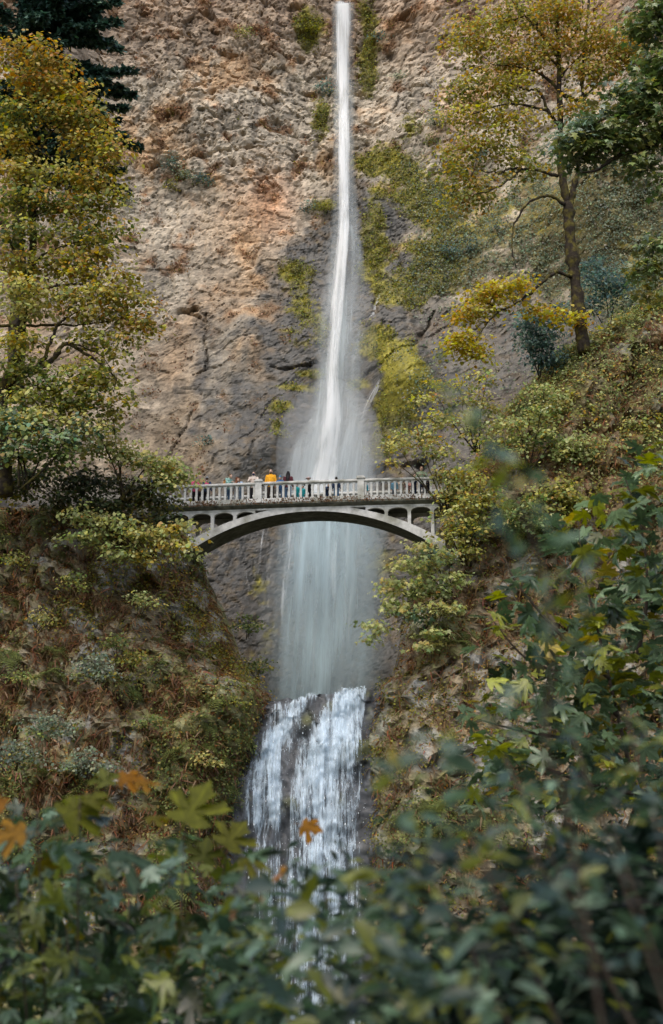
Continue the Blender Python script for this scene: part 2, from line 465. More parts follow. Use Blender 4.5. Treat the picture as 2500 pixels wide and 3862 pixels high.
# named ledges, notches and cracks: polyline, half width (px), depth (m)
for pts, w_, dp in [
    ([(545, 640), (640, 600), (740, 590), (820, 565), (870, 556)], 9, 1.6), ([(870, 556), (930, 562), (1020, 550)], 6, 1.2), ([(735, 322), (775, 322)], 7, 1.6), ([(860, 340), (890, 350)], 6, 1.2),
    ([(795, 372), (800, 378)], 8, 1.4), ([(735, 228), (760, 226)], 6, 1.2), ([(830, 192), (880, 198)], 6, 1.3), ([(920, 196), (1000, 194)], 4, 0.8), ([(640, 700), (690, 735), (760, 745)], 9, 0.8),
    ([(670, 720), (650, 860), (640, 960)], 7, 0.8), ([(760, 1210), (700, 1186), (745, 1180)], 6, 1.3), ([(670, 1187), (752, 1182)], 7, 1.5), ([(780, 1200), (770, 1290), (775, 1400)], 6, 0.9), ([(720, 1420), (790, 1395), (860, 1385)], 5, 0.8),
    ([(740, 1520), (690, 1600), (630, 1730)], 6, 1.0), ([(600, 1400), (630, 1405)], 6, 0.8), ([(1030, 1412), (1100, 1415), (1160, 1398), (1200, 1390)], 6, 1.0),
    ([(1190, 1385), (1100, 1480), (1000, 1580), (930, 1650), (860, 1700), (760, 1775)], 7, 0.6), ([(1010, 1640), (960, 1680), (940, 1740)], 7, 0.7), ([(1640, 1180), (1600, 1240), (1570, 1310), (1500, 1350), (1400, 1410), (1340, 1465)], 8, 1.5),
    ([(1435, 1120), (1400, 1190), (1340, 1250)], 7, 0.9), ([(1640, 640), (1560, 690), (1460, 730)], 6, 0.6), ([(1250, 690), (1200, 640), (1130, 600)], 8, 0.8), ([(1000, 900), (940, 1000), (860, 1060)], 7, 0.8), ([(1395, 1780), (1500, 1740), (1600, 1750)], 26, 2.6)]:
    d = polydist(PX + 30 * n_md + 22 * crk, PY + 34 * n_md + 22 * crk2, pts)
    disp -= .55 * dp * np.exp(-(d / (w_ * np.clip(.7 + 1.0 * crk, .3, 1.6))) ** 2) * np.clip(.6 + 1.6 * crk2, 0, 1.3)
disp += 2.6 * ell(PX, PY, 1520, 1450, 105, 110) + 1.4 * ell(PX, PY, 1080, 1570, 110, 110) + 1.2 * ell(PX, PY, 930, 1720, 110, 80) + 1.2 * ell(PX, PY, 1480, 1230, 120, 110) + 1.3 * ell(PX, PY, 1070, 1300, 170, 140) + 0.8 * ell(PX, PY, 900, 1250, 90, 90) + 0.9 * ell(PX, PY, 1030, 1700, 130, 100) + 1.2 * ell(PX, PY, 1400, 820, 110, 160)
CYg = GY - disp
# colour of the stone
c0 = np.zeros(GX.shape + (3,)) + np.array([0.40, 0.36, 0.32])
big = fbm(GX * 0.13, GZ * 0.13, GX * 0 + 1, 4, 71); mid_ = fbm(GX * 0.5, GZ * 0.55, GX * 0 + 2, 4, 72); strk = fbm(GX * 1.1, GZ * 0.12, GX * 0 + 2, 4, 73); sm = fbm(GX * 1.7, GZ * 1.7, GX * 0 + 2, 3, 74)
c0 = mixc(c0, (0.44, 0.315, 0.215), sstep(-0.02, 0.28, big + 0.5 * mid_))
c0 = mixc(c0, (0.25, 0.145, 0.085), 0.85 * sstep(0.08, 0.34, mid_ + 0.35 * sm))
c0 = mixc(c0, (0.44, 0.40, 0.35), 0.65 * sstep(0.10, 0.32, -mid_ + 0.5 * strk))
c0 = mixc(c0, (0.22, 0.205, 0.20), 0.55 * sstep(0.12, 0.35, strk))
topb = 1 - sstep(40, 330, PY + 160 * big + 60 * mid_)
c0 = mixc(c0, (0.33, 0.19, 0.115), 0.4 * topb)
c0 = mixc(c0, (0.54, 0.29, 0.175), 0.75 * ell(PX, PY, 1010, 770, 95, 110) * sstep(-0.3, 0.25, strk + 0.4))
c0 = mixc(c0, (0.45, 0.30, 0.19), 0.5 * ell(PX, PY, 900, 850, 160, 160))
c0 = mixc(c0, (0.42, 0.29, 0.19), 0.55 * (np.exp(-(polydist(PX, PY, [(980, 1040), (800, 1120), (700, 1250), (640, 1400)]) / 60) ** 2) + 0.5 * lower * (PX < 760)))
low_l = lower * sstep(1450, 1150, PX) * 1.0
c0 = mixc(c0, (0.235, 0.21, 0.18), 0.7 * low_l * sstep(-0.2, 0.2, mid_ + big))
c0 = mixc(c0, (0.33, 0.25, 0.175), 0.5 * np.exp(-(polydist(PX, PY, [(760, 1420), (640, 1600), (560, 1700)]) / 40) ** 2) + 0.5 * np.exp(-(polydist(PX, PY, [(800, 1560), (690, 1770)]) / 26) ** 2))
# damp, dark stone around the water
wl = np.interp(PY, [0, 650, 800, 950, 1100, 1300, 1500, 1800, 2600], [25, 30, 80, 220, 310, 370, 420, 520, 520])
wr = np.interp(PY, [0, 600, 720, 900, 1100, 1300, 1500, 1800, 2600], [25, 40, 190, 260, 320, 370, 420, 420, 420])
df = np.where(PX > fc, (PX - fc) / wr, (fc - PX) / wl)
wet = sstep(1.25, 0.55, df + 1.1 * mid_ + 0.7 * big + .35 * strk) * sstep(560, 760, PY + 150 * mid_)
wet = np.maximum(wet, sstep(1750, 1900, PY) * 1.0)
wet = np.maximum(wet, .9 * sstep(1420, 1520, PX) * sstep(1050, 1200, PY + 100 * mid_))
wet = np.maximum(wet, 0.8 * ell(PX, PY, 780, 1250, 70, 120) * sstep(-.1, .2, sm + mid_ + .15))
c0 = mixc(c0, (0.058, 0.062, 0.07), 0.9 * wet)
c0 = mixc(c0, (0.125, 0.095, 0.06), 0.6 * wet * sstep(-.02, 0.22, sm + 0.4 * mid_))
c0 = mixc(c0, (0.15, 0.15, 0.155), 0.4 * wet * sstep(0.05, 0.3, strk))
# moss
moss = np.zeros_like(GX)
for x, y, rx, ry, a in [(1530, 1430, 80, 95, 1.35), (1500, 1560, 90, 90, 0.6), (1490, 1120, 75, 55, 1.1), (1400, 1000, 50, 80, 0.7), (1410, 870, 40, 110, 0.95), (1480, 640, 130, 45, 0.8), (1600, 760, 130, 90, 0.75), (1700, 960, 170, 110, 0.7), (1620, 1060, 120, 80, 0.6),
    (1165, 110, 55, 90, 0.9), (1390, 170, 42, 210, 0.95), (1215, 450, 40, 120, 0.6), (1225, 775, 50, 25, 1.0), (1110, 1010, 90, 60, 0.6), (1140, 1180, 70, 130, 0.62), (1210, 1260, 22, 60, 1.0), (1130, 1480, 100, 14, 0.9), (1180, 1425, 60, 14, 1.1), (1060, 1560, 50, 30, 0.7), (1420, 1310, 90, 60, 0.75),
    (1440, 1660, 60, 120, 0.7), (1350, 1460, 40, 20, 1.0), (2100, 800, 400, 260, 0.62), (2350, 1000, 300, 300, 0.7), (1050, 1630, 20, 18, 1.0), (900, 440, 40, 10, 0.4), (1450, 2150, 70, 120, 0.7), (980, 2200, 60, 130, 0.42), (1000, 2450, 50, 90, .4), (1550, 480, 60, 60, .5), (1430, 600, 90, 60, .6), (690, 655, 30, 8, .9)]:
    moss += a * ell(PX, PY, x, y, rx, ry)
moss = sstep(0.28, 0.62, moss + 0.75 * mid_ + 0.45 * sm) * sstep(-.9, .1, moss)
moss = np.where(moss > 0, moss, 0)
mhue = sstep(-0.25, 0.3, big + sm * .6 + 0.9 * ell(PX, PY, 1530, 1430, 150, 150) - .35 * sstep(1550, 1750, PX))[..., None]
mcol = np.array([0.135, 0.125, 0.05]) * (1 - mhue) + np.array([0.27, 0.25, 0.022]) * mhue
c0 = c0 * (1 - 0.88 * moss[..., None]) + mcol * 0.88 * moss[..., None]
c0 *= (1 + 0.55 * np.clip(tintn, -.8, .8) * (1 - 0.5 * wet))[..., None]
c0 = np.clip(c0 * np.array([.86, .81, .685]) * (1 + 0.35 * sm)[..., None], 0.012, 0.62)
a = Acc()
a.add(np.stack([GX, CYg, GZ], -1).reshape(-1, 3), gridfaces(*GX.shape), c0.reshape(-1, 3))
cliff = a.obj('cliff', M['cliff'], smooth=False, attrs={'wet': wet.ravel()}, kind='structure')

def cliffY(X, Z):
    i = np.clip((np.asarray(X) - cx_[0]) / CSTEP, 0, len(cx_) - 1.01); j = np.clip((np.asarray(Z) - cz_[0]) / CSTEP, 0, len(cz_) - 1.01)
    return CYg[j.astype(int), i.astype(int)]

def cliffYs(X, Z):
    i = np.clip((np.asarray(X) - cx_[0]) / CSTEP, 0, len(cx_) - 1.01); j = np.clip((np.asarray(Z) - cz_[0]) / CSTEP, 0, len(cz_) - 1.01)
    return GY[j.astype(int), i.astype(int)]

def on_cliff(px, py, smooth=False):
    Y = 95.0
    for _ in range(8):
        p = at(px, py, Y); Y = float((cliffYs if smooth else cliffY)(p[0], p[2]))
    return at(px, py, Y)

# ------------------------------------------------------------------ banks of the gorge
def bank(name, edge, side, zs, colfun, yfront, rnd, seed):
    """a rock bank: its inner edge follows the gorge, the face rounds back at the edge; returns arrays"""
    ez = []; ex = []
    for px, py, Y in edge:
        p = at(px, py, Y); ex.append(p[0]); ez.append(p[2])
    o = np.argsort(ez); ez = np.array(ez)[o]; ex = np.array(ex)[o]
    d = np.concatenate([[-0.9], np.linspace(0, 1, 40) ** 1.6 * 6, np.arange(6.14, 34, 0.14)])
    D, Z = np.meshgrid(d, zs)
    Xe = np.interp(Z, ez, ex)
    Dc = np.maximum(D, 0)
    X = Xe - side * Dc
    rr = rnd(Z)
    q = np.clip(1 - Dc / rr, 0, 1)
    Y = yfront(X, Z) + 1.5 * rr * (1 - np.sqrt(np.clip(1 - q * q, 0, 1)))
    n1 = fbm(X * 0.16, Z * 0.16, Y * 0.16, 4, seed); n2 = fbm(X * 0.6, Z * 0.6, Y * 0.3, 4, seed + 5); n3 = fbm(X * 2.0, Z * 1.6, Y * 0.6, 3, seed + 9)
    g = fbm(X * 0.9, Z * 0.16, Y * 0.4, 3, seed + 13)
    disp = 1.5 * n1 + 1.1 * n2 + 0.35 * n3 + 0.7 * g
    tn = 0
    for s_, am, sd in ((2.1, 0.6, seed + 1), (0.8, 0.36, seed + 2)):
        f1, f2, cid, tl = worley((X + 0.4 * n2) / s_, (Z + 0.4 * n3 + 0.5 * X * side) / s_, sd, True)
        disp += am * (cid - .5 + .8 * tl) - am * 0.5 * (1 - sstep(0, .15, f2 - f1)); tn = tn + (cid - .5)
    e = sstep(-0.2, 1.2, D)
    X = X + side * (0.55 * n2 + 0.3 * n3 + 0.25 * n1 * 2) * (1 - sstep(1.5, 5, Dc))
    Y = Y - disp * (0.35 + 0.65 * e)
    Y = np.where(D < -0.5, 92.0, Y)                    # inner return wall reaching back to the cliff
    px, py = proj(np.stack([X, Y, Z], -1))
    col, wet_ = colfun(px, py, X, Y, Z, n1, n2, n3, g, tn)
    a = Acc()
    f = gridfaces(*X.shape)
    if side < 0: f = f[:, ::-1]
    a.add(np.stack([X, Y, Z], -1).reshape(-1, 3), f, np.clip(col, .01, .6).reshape(-1, 3))
    # top: runs back to the cliff
    top = np.stack([X[-1], Y[-1], Z[-1]], -1)
    back = top.copy(); back[:, 1] = 93.0; back[:, 2] += 0.4
    n = len(top)
    a.add(np.concatenate([top, back]), np.stack([np.arange(n - 1), np.arange(1, n), np.arange(1, n) + n, np.arange(n - 1) + n], -1), np.array([.07, .06, .03]))
    w = np.concatenate([wet_.ravel(), np.zeros(2 * n)])
    ob = a.obj(name, M['bank'], smooth=False, attrs={'wet': w}, kind='structure')
    return dict(X=X, Y=Y, Z=Z, px=px, py=py, D=D, col=col, ob=ob, n1=n1, n2=n2)

def bankcol(px, py, X, Y, Z, n1, n2, n3, g, tn):
    c = np.zeros(X.shape + (3,)) + np.array([0.15, 0.12, 0.075])
    c = mixc(c, (0.175, 0.172, 0.155), 0.85 * sstep(0.08, 0.22, n2 + 0.5 * g - .1 * n1))       # bare grey rock
    c = mixc(c, (0.30, 0.30, 0.28), 0.75 * sstep(0.33, 0.43, n2 + .45 * n3))
    c = mixc(c, (0.15, 0.10, 0.04), 0.7 * sstep(0.06, 0.24, -n2 + .3 * n3))         # rusty moss
    c = mixc(c, (0.13, 0.125, 0.04), 0.75 * sstep(-0.05, 0.2, n1 + .5 * n3 - .3 * g))
    c = mixc(c, (0.06, 0.042, 0.026), 0.7 * sstep(0.12, 0.3, -g + .3 * n3))
    c = 1.2 * c * (1 + 0.5 * np.clip(tn, -.7, .7) + .4 * n3)[..., None]
    near = np.exp(-((px - 1190) / 270) ** 2) * sstep(2540, 2640, py)
    c = mixc(c, (0.10, 0.105, 0.018), 0.75 * near * sstep(-.25, .15, n2 + n3))
    wet_ = near * .6
    return c, wet_

zl = np.arange(-7, 21.0, 0.14)
yl = lambda X, Z: np.interp(Z, [-7, 0, 11, 16, 22], [60, 63.5, 67.5, 69.5, 71.2]) + 0.02 * np.maximum(-12 - X, 0) ** 1.3 * -1
LB = bank('rock_bank_left', [(660, 1915, 73), (690, 1990, 73), (735, 2080, 73), (800, 2230, 72.5), (860, 2380, 72), (905, 2470, 71.5), (960, 2560, 71), (1030, 2625, 70), (985, 2710, 69), (935, 2840, 68.5), (900, 2950, 68), (865, 3100, 67.5), (850, 3400, 66), (850, 3900, 64)],
          1, zl, bankcol, yl, lambda Z: np.interp(Z, [-7, 9, 13, 21], [3.0, 3.2, 4.5, 4.5]), 100)

def bankcol_r(px, py, X, Y, Z, n1, n2, n3, g, tn):
    c, w = bankcol(px, py, X, Y, Z, n1, n2, n3, g, tn)
    c = mixc(c, (0.085, 0.08, 0.032), 0.6 * sstep(2500, 1900, py) * sstep(-.3, .2, n2 + n1))
    c = mixc(c, (0.21, 0.115, 0.05), 0.75 * ell(px, py, 2300, 1750, 220, 200) * sstep(-.25, .15, n3 + n2))
    return c, w

zr = np.concatenate([np.arange(-7, 22, 0.14), np.arange(22, 44, 0.16)])
yr = lambda X, Z: np.interp(Z, [-7, 0, 11, 16, 22, 36, 44], [59, 62.5, 67.0, 69.3, 71.2, 78, 82]) - 0.018 * np.maximum(X - 8, 0) ** 1.3
RB = bank('rock_bank_right', [(2900, 930, 84), (2500, 1090, 82), (2200, 1250, 80), (2050, 1350, 79), (1900, 1530, 77.5), (1800, 1700, 76), (1720, 1880, 74.5), (1660, 1990, 73.5), (1610, 2080, 73), (1565, 2180, 72.5), (1535, 2320, 72), (1508, 2440, 71.5), (1480, 2555, 71), (1420, 2592, 70.3), (1388, 2650, 69.6), (1380, 2760, 69), (1380, 2900, 68.4), (1395, 3100, 67.4), (1410, 3400, 66), (1410, 3900, 64)],
          -1, zr, bankcol_r, yr, lambda Z: np.interp(Z, [-7, 9, 13, 21, 30, 44], [3.0, 3.0, 4.0, 4.5, 6.0, 7]), 200)

# ------------------------------------------------------------------ lower fall: ledge of wet rock, pool above it, stream, ground
LIPZ = at(1210, 2615, 70.6)[2]
prof = smoothline([(90, -0.45), (80, -0.4), (73.5, -0.35), (71.2, -0.18), (70.5, 0.0), (69.9, -0.35), (69.2, -1.3), (68.5, -2.6), (67.9, -4.2), (67.4, -6.5), (66.8, -10), (66.2, -14), (65.6, -18.5)], 26)
jx = np.arange(-8.0, 5.5, 0.1)
PJ, XJ = np.meshgrid(np.arange(len(prof)), jx, indexing='ij')
LY = prof[PJ, 0]; LZ = LIPZ + prof[PJ, 1]
LZ = LZ + 0.10 * (XJ - 0.0) * sstep(-6, 0, LZ - LIPZ)                      # lip climbs to the right
fr = sstep(73, 70.5, LY)
l1 = fbm(XJ * 0.5, LZ * 0.4, LY * 0.4, 4, 301); l2 = fbm(XJ * 1.8, LZ * 1.2, LY, 4, 305)
f1, f2, cid = worley(XJ / 0.9 + l1, LZ / 1.2 + l1, 31)
LY = LY - fr * (0.8 * l1 + 0.35 * l2 + 0.35 * (cid - .5)) + fr * 0.5 * sstep(-.5, -2.6, XJ) * 1.3
LZ = LZ + fr * 0.22 * l2
bl = at(1150, 2740, 69.5)
LY -= 0.7 * np.exp(-(((XJ - bl[0]) / .35) ** 2 + ((LZ - bl[2]) / .5) ** 2))   # boulder that parts the water
lc = np.zeros(XJ.shape + (3,)) + np.array([.035, .038, .042])
lc = mixc(lc, (.075, .078, .08), sstep(0, .3, l2)); lc = mixc(lc, (.07, .075, .015), .8 * sstep(.1, .35, l1 + .4 * l2) + .9 * np.exp(-(((XJ - bl[0] - .1) / .3) ** 2 + ((LZ - bl[2] - .3) / .35) ** 2)))
a = Acc(); a.add(np.stack([XJ, LY, LZ], -1).reshape(-1, 3), gridfaces(*XJ.shape), lc.reshape(-1, 3))
a.obj('waterfall_ledge', M['wetrock'], attrs={'wet': np.full(XJ.size, .9)}, kind='structure')
a = Acc(); v, f = box((0, 79, 0), (11.5, 15.5, .02)); v[:, 2] += LIPZ - 0.30; a.add(v, f); a.obj('plunge_pool', M['stream'], kind='structure')

gx = np.arange(-60, 60.1, 1.0); gy = np.arange(-40, 67, 1.0)
X2, Y2 = np.meshgrid(gx, gy)
Z2 = np.interp(Y2, [-40, 3, 8, 20, 32, 67], [0.3, 0.0, -0.6, -3.6, -5.6, -6.6]) + 0.4 * fbm(X2 * .2, Y2 * .2, X2 * 0, 3, 9) + 0.03 * np.abs(X2) * sstep(10, 60, Y2)
a = Acc(); a.add(np.stack([X2, Y2, Z2], -1).reshape(-1, 3), gridfaces(*X2.shape)); a.obj('ground', M['soil'], kind='structure')
a = Acc(); n = 30; yy = np.linspace(33, 66.5, n); xc = -0.6 + 0.8 * np.sin(yy * .1)
a.add(np.concatenate([np.stack([xc - 4.5, yy, np.full(n, -5.0)], 1), np.stack([xc + 4.5, yy, np.full(n, -5.0)], 1)]), np.stack([np.arange(n - 1), np.arange(n - 1) + n, np.arange(1, n) + n, np.arange(1, n)], -1))
a.obj('stream', M['stream'], kind='structure')

# ------------------------------------------------------------------ falling water
M['w_main'] = mat_water('falling_water', (0.86, 0.87, 0.855), 2.6, 0.08, 0.95, speck=.3)
M['w_cur'] = mat_water('curtain_water', (0.56, 0.70, 0.74), 1.1, 0.05, veil=.98, speck=.3)
M['w_veil'] = mat_water('water_veil', (0.72, 0.79, 0.80), 1.6, 0.06, veil=.9, speck=.35)
M['w_low'] = mat_water('splashing_water', (0.62, 0.72, 0.79), 3.4, 0.26, 0.45, speck=0.42)

def sheet(name, rows, nu, off, mat, seed, dens_fun, lab, cat='waterfall', waves=0.25, parent=None, vary=0.95, **kw):
    """rows: (px_left, px_right, py); a sheet of water hanging in front of the rock, each row at its own depth"""
    rows = smoothline(rows, 10)
    nr = len(rows)
    V = np.zeros((nr, nu, 3)); UV = np.zeros((nr, nu, 2)); DN = np.zeros((nr, nu))
    prevY = None; vv = 0
    cent = []
    for i, (xl, xr, py) in enumerate(rows):
        c = on_cliff((xl + xr) / 2, py, True)
        cent.append(c)
    cy = np.array([c[1] for c in cent])
    for i, (xl, xr, py) in enumerate(rows):
        Y = cy[i] - off
        u = np.linspace(0, 1, nu)
        pl = at(xl, py, Y); pr = at(xr, py, Y)
        P = pl[None] * (1 - u[:, None]) + pr[None] * u[:, None]
        w = np.linalg.norm(pr - pl)
        if i: vv += np.linalg.norm((pl + pr) / 2 - prev)
        prev = (pl + pr) / 2
        q = noise3(u * w * 0.8 + seed * 7.3, np.full(nu, vv * 0.12), np.full(nu, seed * 1.7), seed)
        P[:, 1] -= waves * q * 2 + 0.25 * np.sin(u * math.pi) * min(1.0, w / 3)
        V[i] = P
        UV[i, :, 0] = (u - .5) * w + seed * 13.1; UV[i, :, 1] = vv + seed * 5.7
        DN[i] = dens_fun(u, py, i / (nr - 1)) * (1 + vary * noise3(u * w * 1.1 + seed * 3.1 + .6 * np.sin(vv * .35 + seed), np.full(nu, vv * 0.16), np.full(nu, seed * 2.3), seed + 90))
    a = Acc(); a.add(V.reshape(-1, 3), gridfaces(nr, nu), uv=UV.reshape(-1, 2))
    if parent is None:
        return a.obj(name, mat, attrs={'dens': np.clip(DN, 0, 1.6).ravel()}, kind='structure', **kw)
    return a.obj(name, mat, parent, attrs={'dens': np.clip(DN, 0, 1.6).ravel()}, **kw)

def dome(u, p=1.0): return np.clip(4 * u * (1 - u), 0, 1) ** p

wf = empty('tall_waterfall', tuple(at(1250, 1850, 88)), kind='structure')
def wsheet(*a_, **k):
    o = sheet(*a_, **k); 
    return o
inv = wf.location
def reparent(o, p):
    o.parent = p; o.matrix_parent_inverse = Matrix.Translation(-Vector(p.location))
    return o
# bright core of the plume
core = [(1262, 1322, 14), (1264, 1320, 120), (1270, 1318, 400), (1272, 1322, 800), (1262, 1310, 1000), (1240, 1295, 1200), (1225, 1280, 1400), (1205, 1290, 1600), (1170, 1300, 1720), (1130, 1300, 1860)]
for k in range(3):
    rows = [(l - 3 * k, r + 4 * k, y) for l, r, y in core]
    o = sheet('plume', rows, 26, 1.6 + 0.35 * k, M['w_main'], 1 + k, lambda u, py, t: dome(u, .9) * np.interp(py, [0, 300, 900, 1300, 1700, 1860], [1.4, 1.3, 1.2, 1.12, 1.1, .9]), '', parent=wf)
    reparent(o, wf)
# wider streaks either side and the fan at its foot
fan = [(1256, 1330, 10), (1260, 1328, 300), (1264, 1334, 700), (1244, 1366, 950), (1214, 1380, 1150), (1196, 1372, 1350), (1172, 1376, 1550), (1095, 1400, 1720), (1050, 1420, 1880)]
for k in range(3):
    rows = [(l - 6 * k, r + 6 * k, y) for l, r, y in fan]
    o = sheet('plume', rows, 40, 0.7 + 0.4 * k, M['w_veil'] if k else M['w_main'], 11 + k, lambda u, py, t: dome(u, 1.0) * np.interp(py, [0, 400, 800, 1000, 1300, 1700, 1880], [.62, .5, .52, .55, .55, .85, .95]) * (1 if k == 0 else np.interp(py, [0, 900, 1500, 1750], [.5, .42, .45, .66])), '', parent=wf)
    reparent(o, wf)
# side rills
for rows, sd in (([(1328, 1356, 940), (1326, 1366, 1010), (1330, 1362, 1080), (1334, 1356, 1120)], 21), ([(1425, 1440, 1110), (1400, 1425, 1170), (1360, 1400, 1240), (1325, 1370, 1300)], 22), ([(1440, 1490, 1390), (1400, 1450, 1450), (1350, 1410, 1540), (1320, 1390, 1640), (1290, 1385, 1760)], 23), ([(1310, 1345, 1190), (1305, 1350, 1260), (1300, 1340, 1380)], 24), ([(1395, 1420, 1440), (1360, 1385, 1500), (1335, 1356, 1570), (1322, 1345, 1640)], 26)):
    o = sheet('rill', rows, 18, 0.9 if sd != 23 else 1.3, M['w_main'], sd, lambda u, py, t: dome(u, .9) * .5 * np.sin(math.pi * (0.12 + .85 * t)) ** .5, '', parent=wf, waves=.1)
    reparent(o, wf)
# curtain below the bridge
cur = [(1075, 1435, 1860), (1066, 1434, 2000), (1052, 1430, 2200), (1036, 1424, 2450), (1022, 1415, 2680)]
for k in range(4):
    rows = [(l - 8 * k, r + 8 * k + (10 if k > 1 else 0), y) for l, r, y in cur]
    o = sheet('curtain', rows, 60, 0.8 + .45 * k, M['w_cur'] if k != 1 else M['w_main'], 31 + k,
              lambda u, py, t: dome(u, .8) * (.9 if k == 1 else .52) * (0.56 + .40 * np.exp(-((u - .1 - .05 * k) / .09) ** 2) + .12 * np.exp(-((u - .42) / .1) ** 2) - .10 * sstep(.6, .95, u)) * np.interp(py, [1860, 2000, 2300, 2650], [1.05, 1.0, .95, .98]), '', parent=wf)
    reparent(o, wf)
for rows, sd in (([(1085, 1130, 1900), (1072, 1118, 2050), (1052, 1092, 2200), (1042, 1076, 2380)], 41), ([(1250, 1290, 1960), (1235, 1275, 2100), (1240, 1270, 2260)], 42), ([(1335, 1352, 2040), (1325, 1345, 2150), (1310, 1330, 2300), (1300, 1322, 2500)], 43), ([(985, 1003, 1990), (975, 992, 2080), (960, 985, 2180)], 44), ([(920, 940, 2110), (905, 935, 2170), (930, 960, 2260)], 45)):
    o = sheet('rill', rows, 14, 1.2, M['w_main'], sd, lambda u, py, t: dome(u, .8) * (.98 if sd < 44 else .5) * np.sin(math.pi * (0.1 + .8 * t)) ** .5, '', parent=wf, waves=.1)
    reparent(o, wf)

# lower fall: water clinging to the ledge
lf = empty('lower_waterfall', (0, 67, LIPZ - 16), kind='structure')
lpx, lpy = proj(np.stack([XJ, LY, LZ], -1))
le = np.interp(lpy, [2600, 2640, 2720, 2830, 2950, 3200, 3900], [1050, 1020, 985, 942, 905, 895, 880]); re_ = np.interp(lpy, [2600, 2700, 3200, 3900], [1388, 1380, 1378, 1400])
uu = (lpx - le) / (re_ - le)
strength = np.clip(4 * np.clip(uu, 0, 1) * (1 - np.clip(uu, 0, 1)), 0, 1) ** .35 * ((uu > 0) & (uu < 1))
# thick tongue on the right, thinner braid on the left, dark gap between
gap = np.exp(-(polydist(lpx, lpy, [(1225, 2640), (1170, 2690), (1125, 2790), (1095, 2900), (1080, 3050), (1070, 3300)]) / 18) ** 2) + .8 * np.exp(-(polydist(lpx, lpy, [(1190, 2650), (1130, 2660), (1070, 2720), (1040, 2760)]) / 16) ** 2)
braid = np.exp(-(polydist(lpx, lpy, [(1150, 2640), (1090, 2700), (1060, 2760), (1000, 2820), (965, 2950), (960, 3100)]) / 28) ** 2) + np.exp(-(polydist(lpx, lpy, [(1060, 2760), (1030, 2830), (1020, 3000), (1035, 3100)]) / 22) ** 2) + .8 * np.exp(-(polydist(lpx, lpy, [(1060, 2630), (1020, 2700), (1010, 2770)]) / 14) ** 2)
tong = sstep(0, 90, lpx - np.interp(lpy, [2600, 2700, 2800, 2950, 3300], [1250, 1190, 1130, 1100, 1080]))
for k in range(3):
    dn = strength * (0.52 + .05 * (1 - tong) + 0.48 * tong * np.interp(lpy, [2600, 2800, 3000, 3300], [1.25, .95, .6, .45]) + 0.45 * braid - 0.22 * gap) * (1 - .1 * k)
    dn = dn * sstep(70.9, 70.3, LY)
    nrm_y, nrm_z = -0.10 - .16 * k, 0.05 + .05 * k
    a = Acc(); sl_ = slice(26 * 3, None)
    P = np.stack([XJ, LY + nrm_y * (1 + l1), LZ + nrm_z], -1)[sl_]
    vlen = np.cumsum(np.concatenate([[0], np.hypot(np.diff(prof[:, 0]), np.diff(prof[:, 1]))]))[PJ]
    UV = np.stack([XJ + 0.25 * (LIPZ - LZ) * 0 + 9.7 * k, vlen + 3.1 * k], -1)[sl_]
    a.add(P.reshape(-1, 3), gridfaces(P.shape[0], P.shape[1]), uv=UV.reshape(-1, 2))
    o = a.obj('water_sheet', M['w_low'], lf, attrs={'dens': np.clip(dn[sl_], 0, 1.3).ravel()})
    reparent(o, lf)
# flying drops in front of the lower fall: too small to count
nd = 900
py_ = rng.uniform(2640, 3850, nd); lx = np.interp(py_, [2600, 2720, 2950, 3200, 3900], [1050, 1000, 940, 925, 900]); u_ = rng.random(nd)
px_ = lx + (1385 - lx) * u_
Yd = np.interp(py_, [2600, 2700, 2850, 3100, 3500, 3900], [70.2, 69.2, 68.0, 67.0, 66.2, 65.2]) - rng.gamma(2, .25, nd)
ctr = np.array([at(x, y, Y) for x, y, Y in zip(px_, py_, Yd)])
r_ = rng.gamma(1.5, .005, nd) + .006
tet = np.array([[0, 0, 1.6], [.9, .5, -.4], [-.9, .5, -.4], [0, -1, -.4], [0, 0, -1.5]])
V = ctr[:, None, :] + tet[None] * r_[:, None, None]
Fc = np.array([[0, 3, 1], [0, 1, 2], [0, 2, 3], [4, 1, 3], [4, 2, 1], [4, 3, 2]])
a = Acc(); a.add(V.reshape(-1, 3), (Fc[None] + np.arange(nd)[:, None, None] * 5).reshape(-1, 3))
M['drop'] = mat_plain('water_drop', (.78, .82, .84), .4, 3, .1, 0, .4)
o = a.obj('spray_drops', M['drop'], label='fine white drops flying off the lower waterfall', kind='stuff', category='spray')

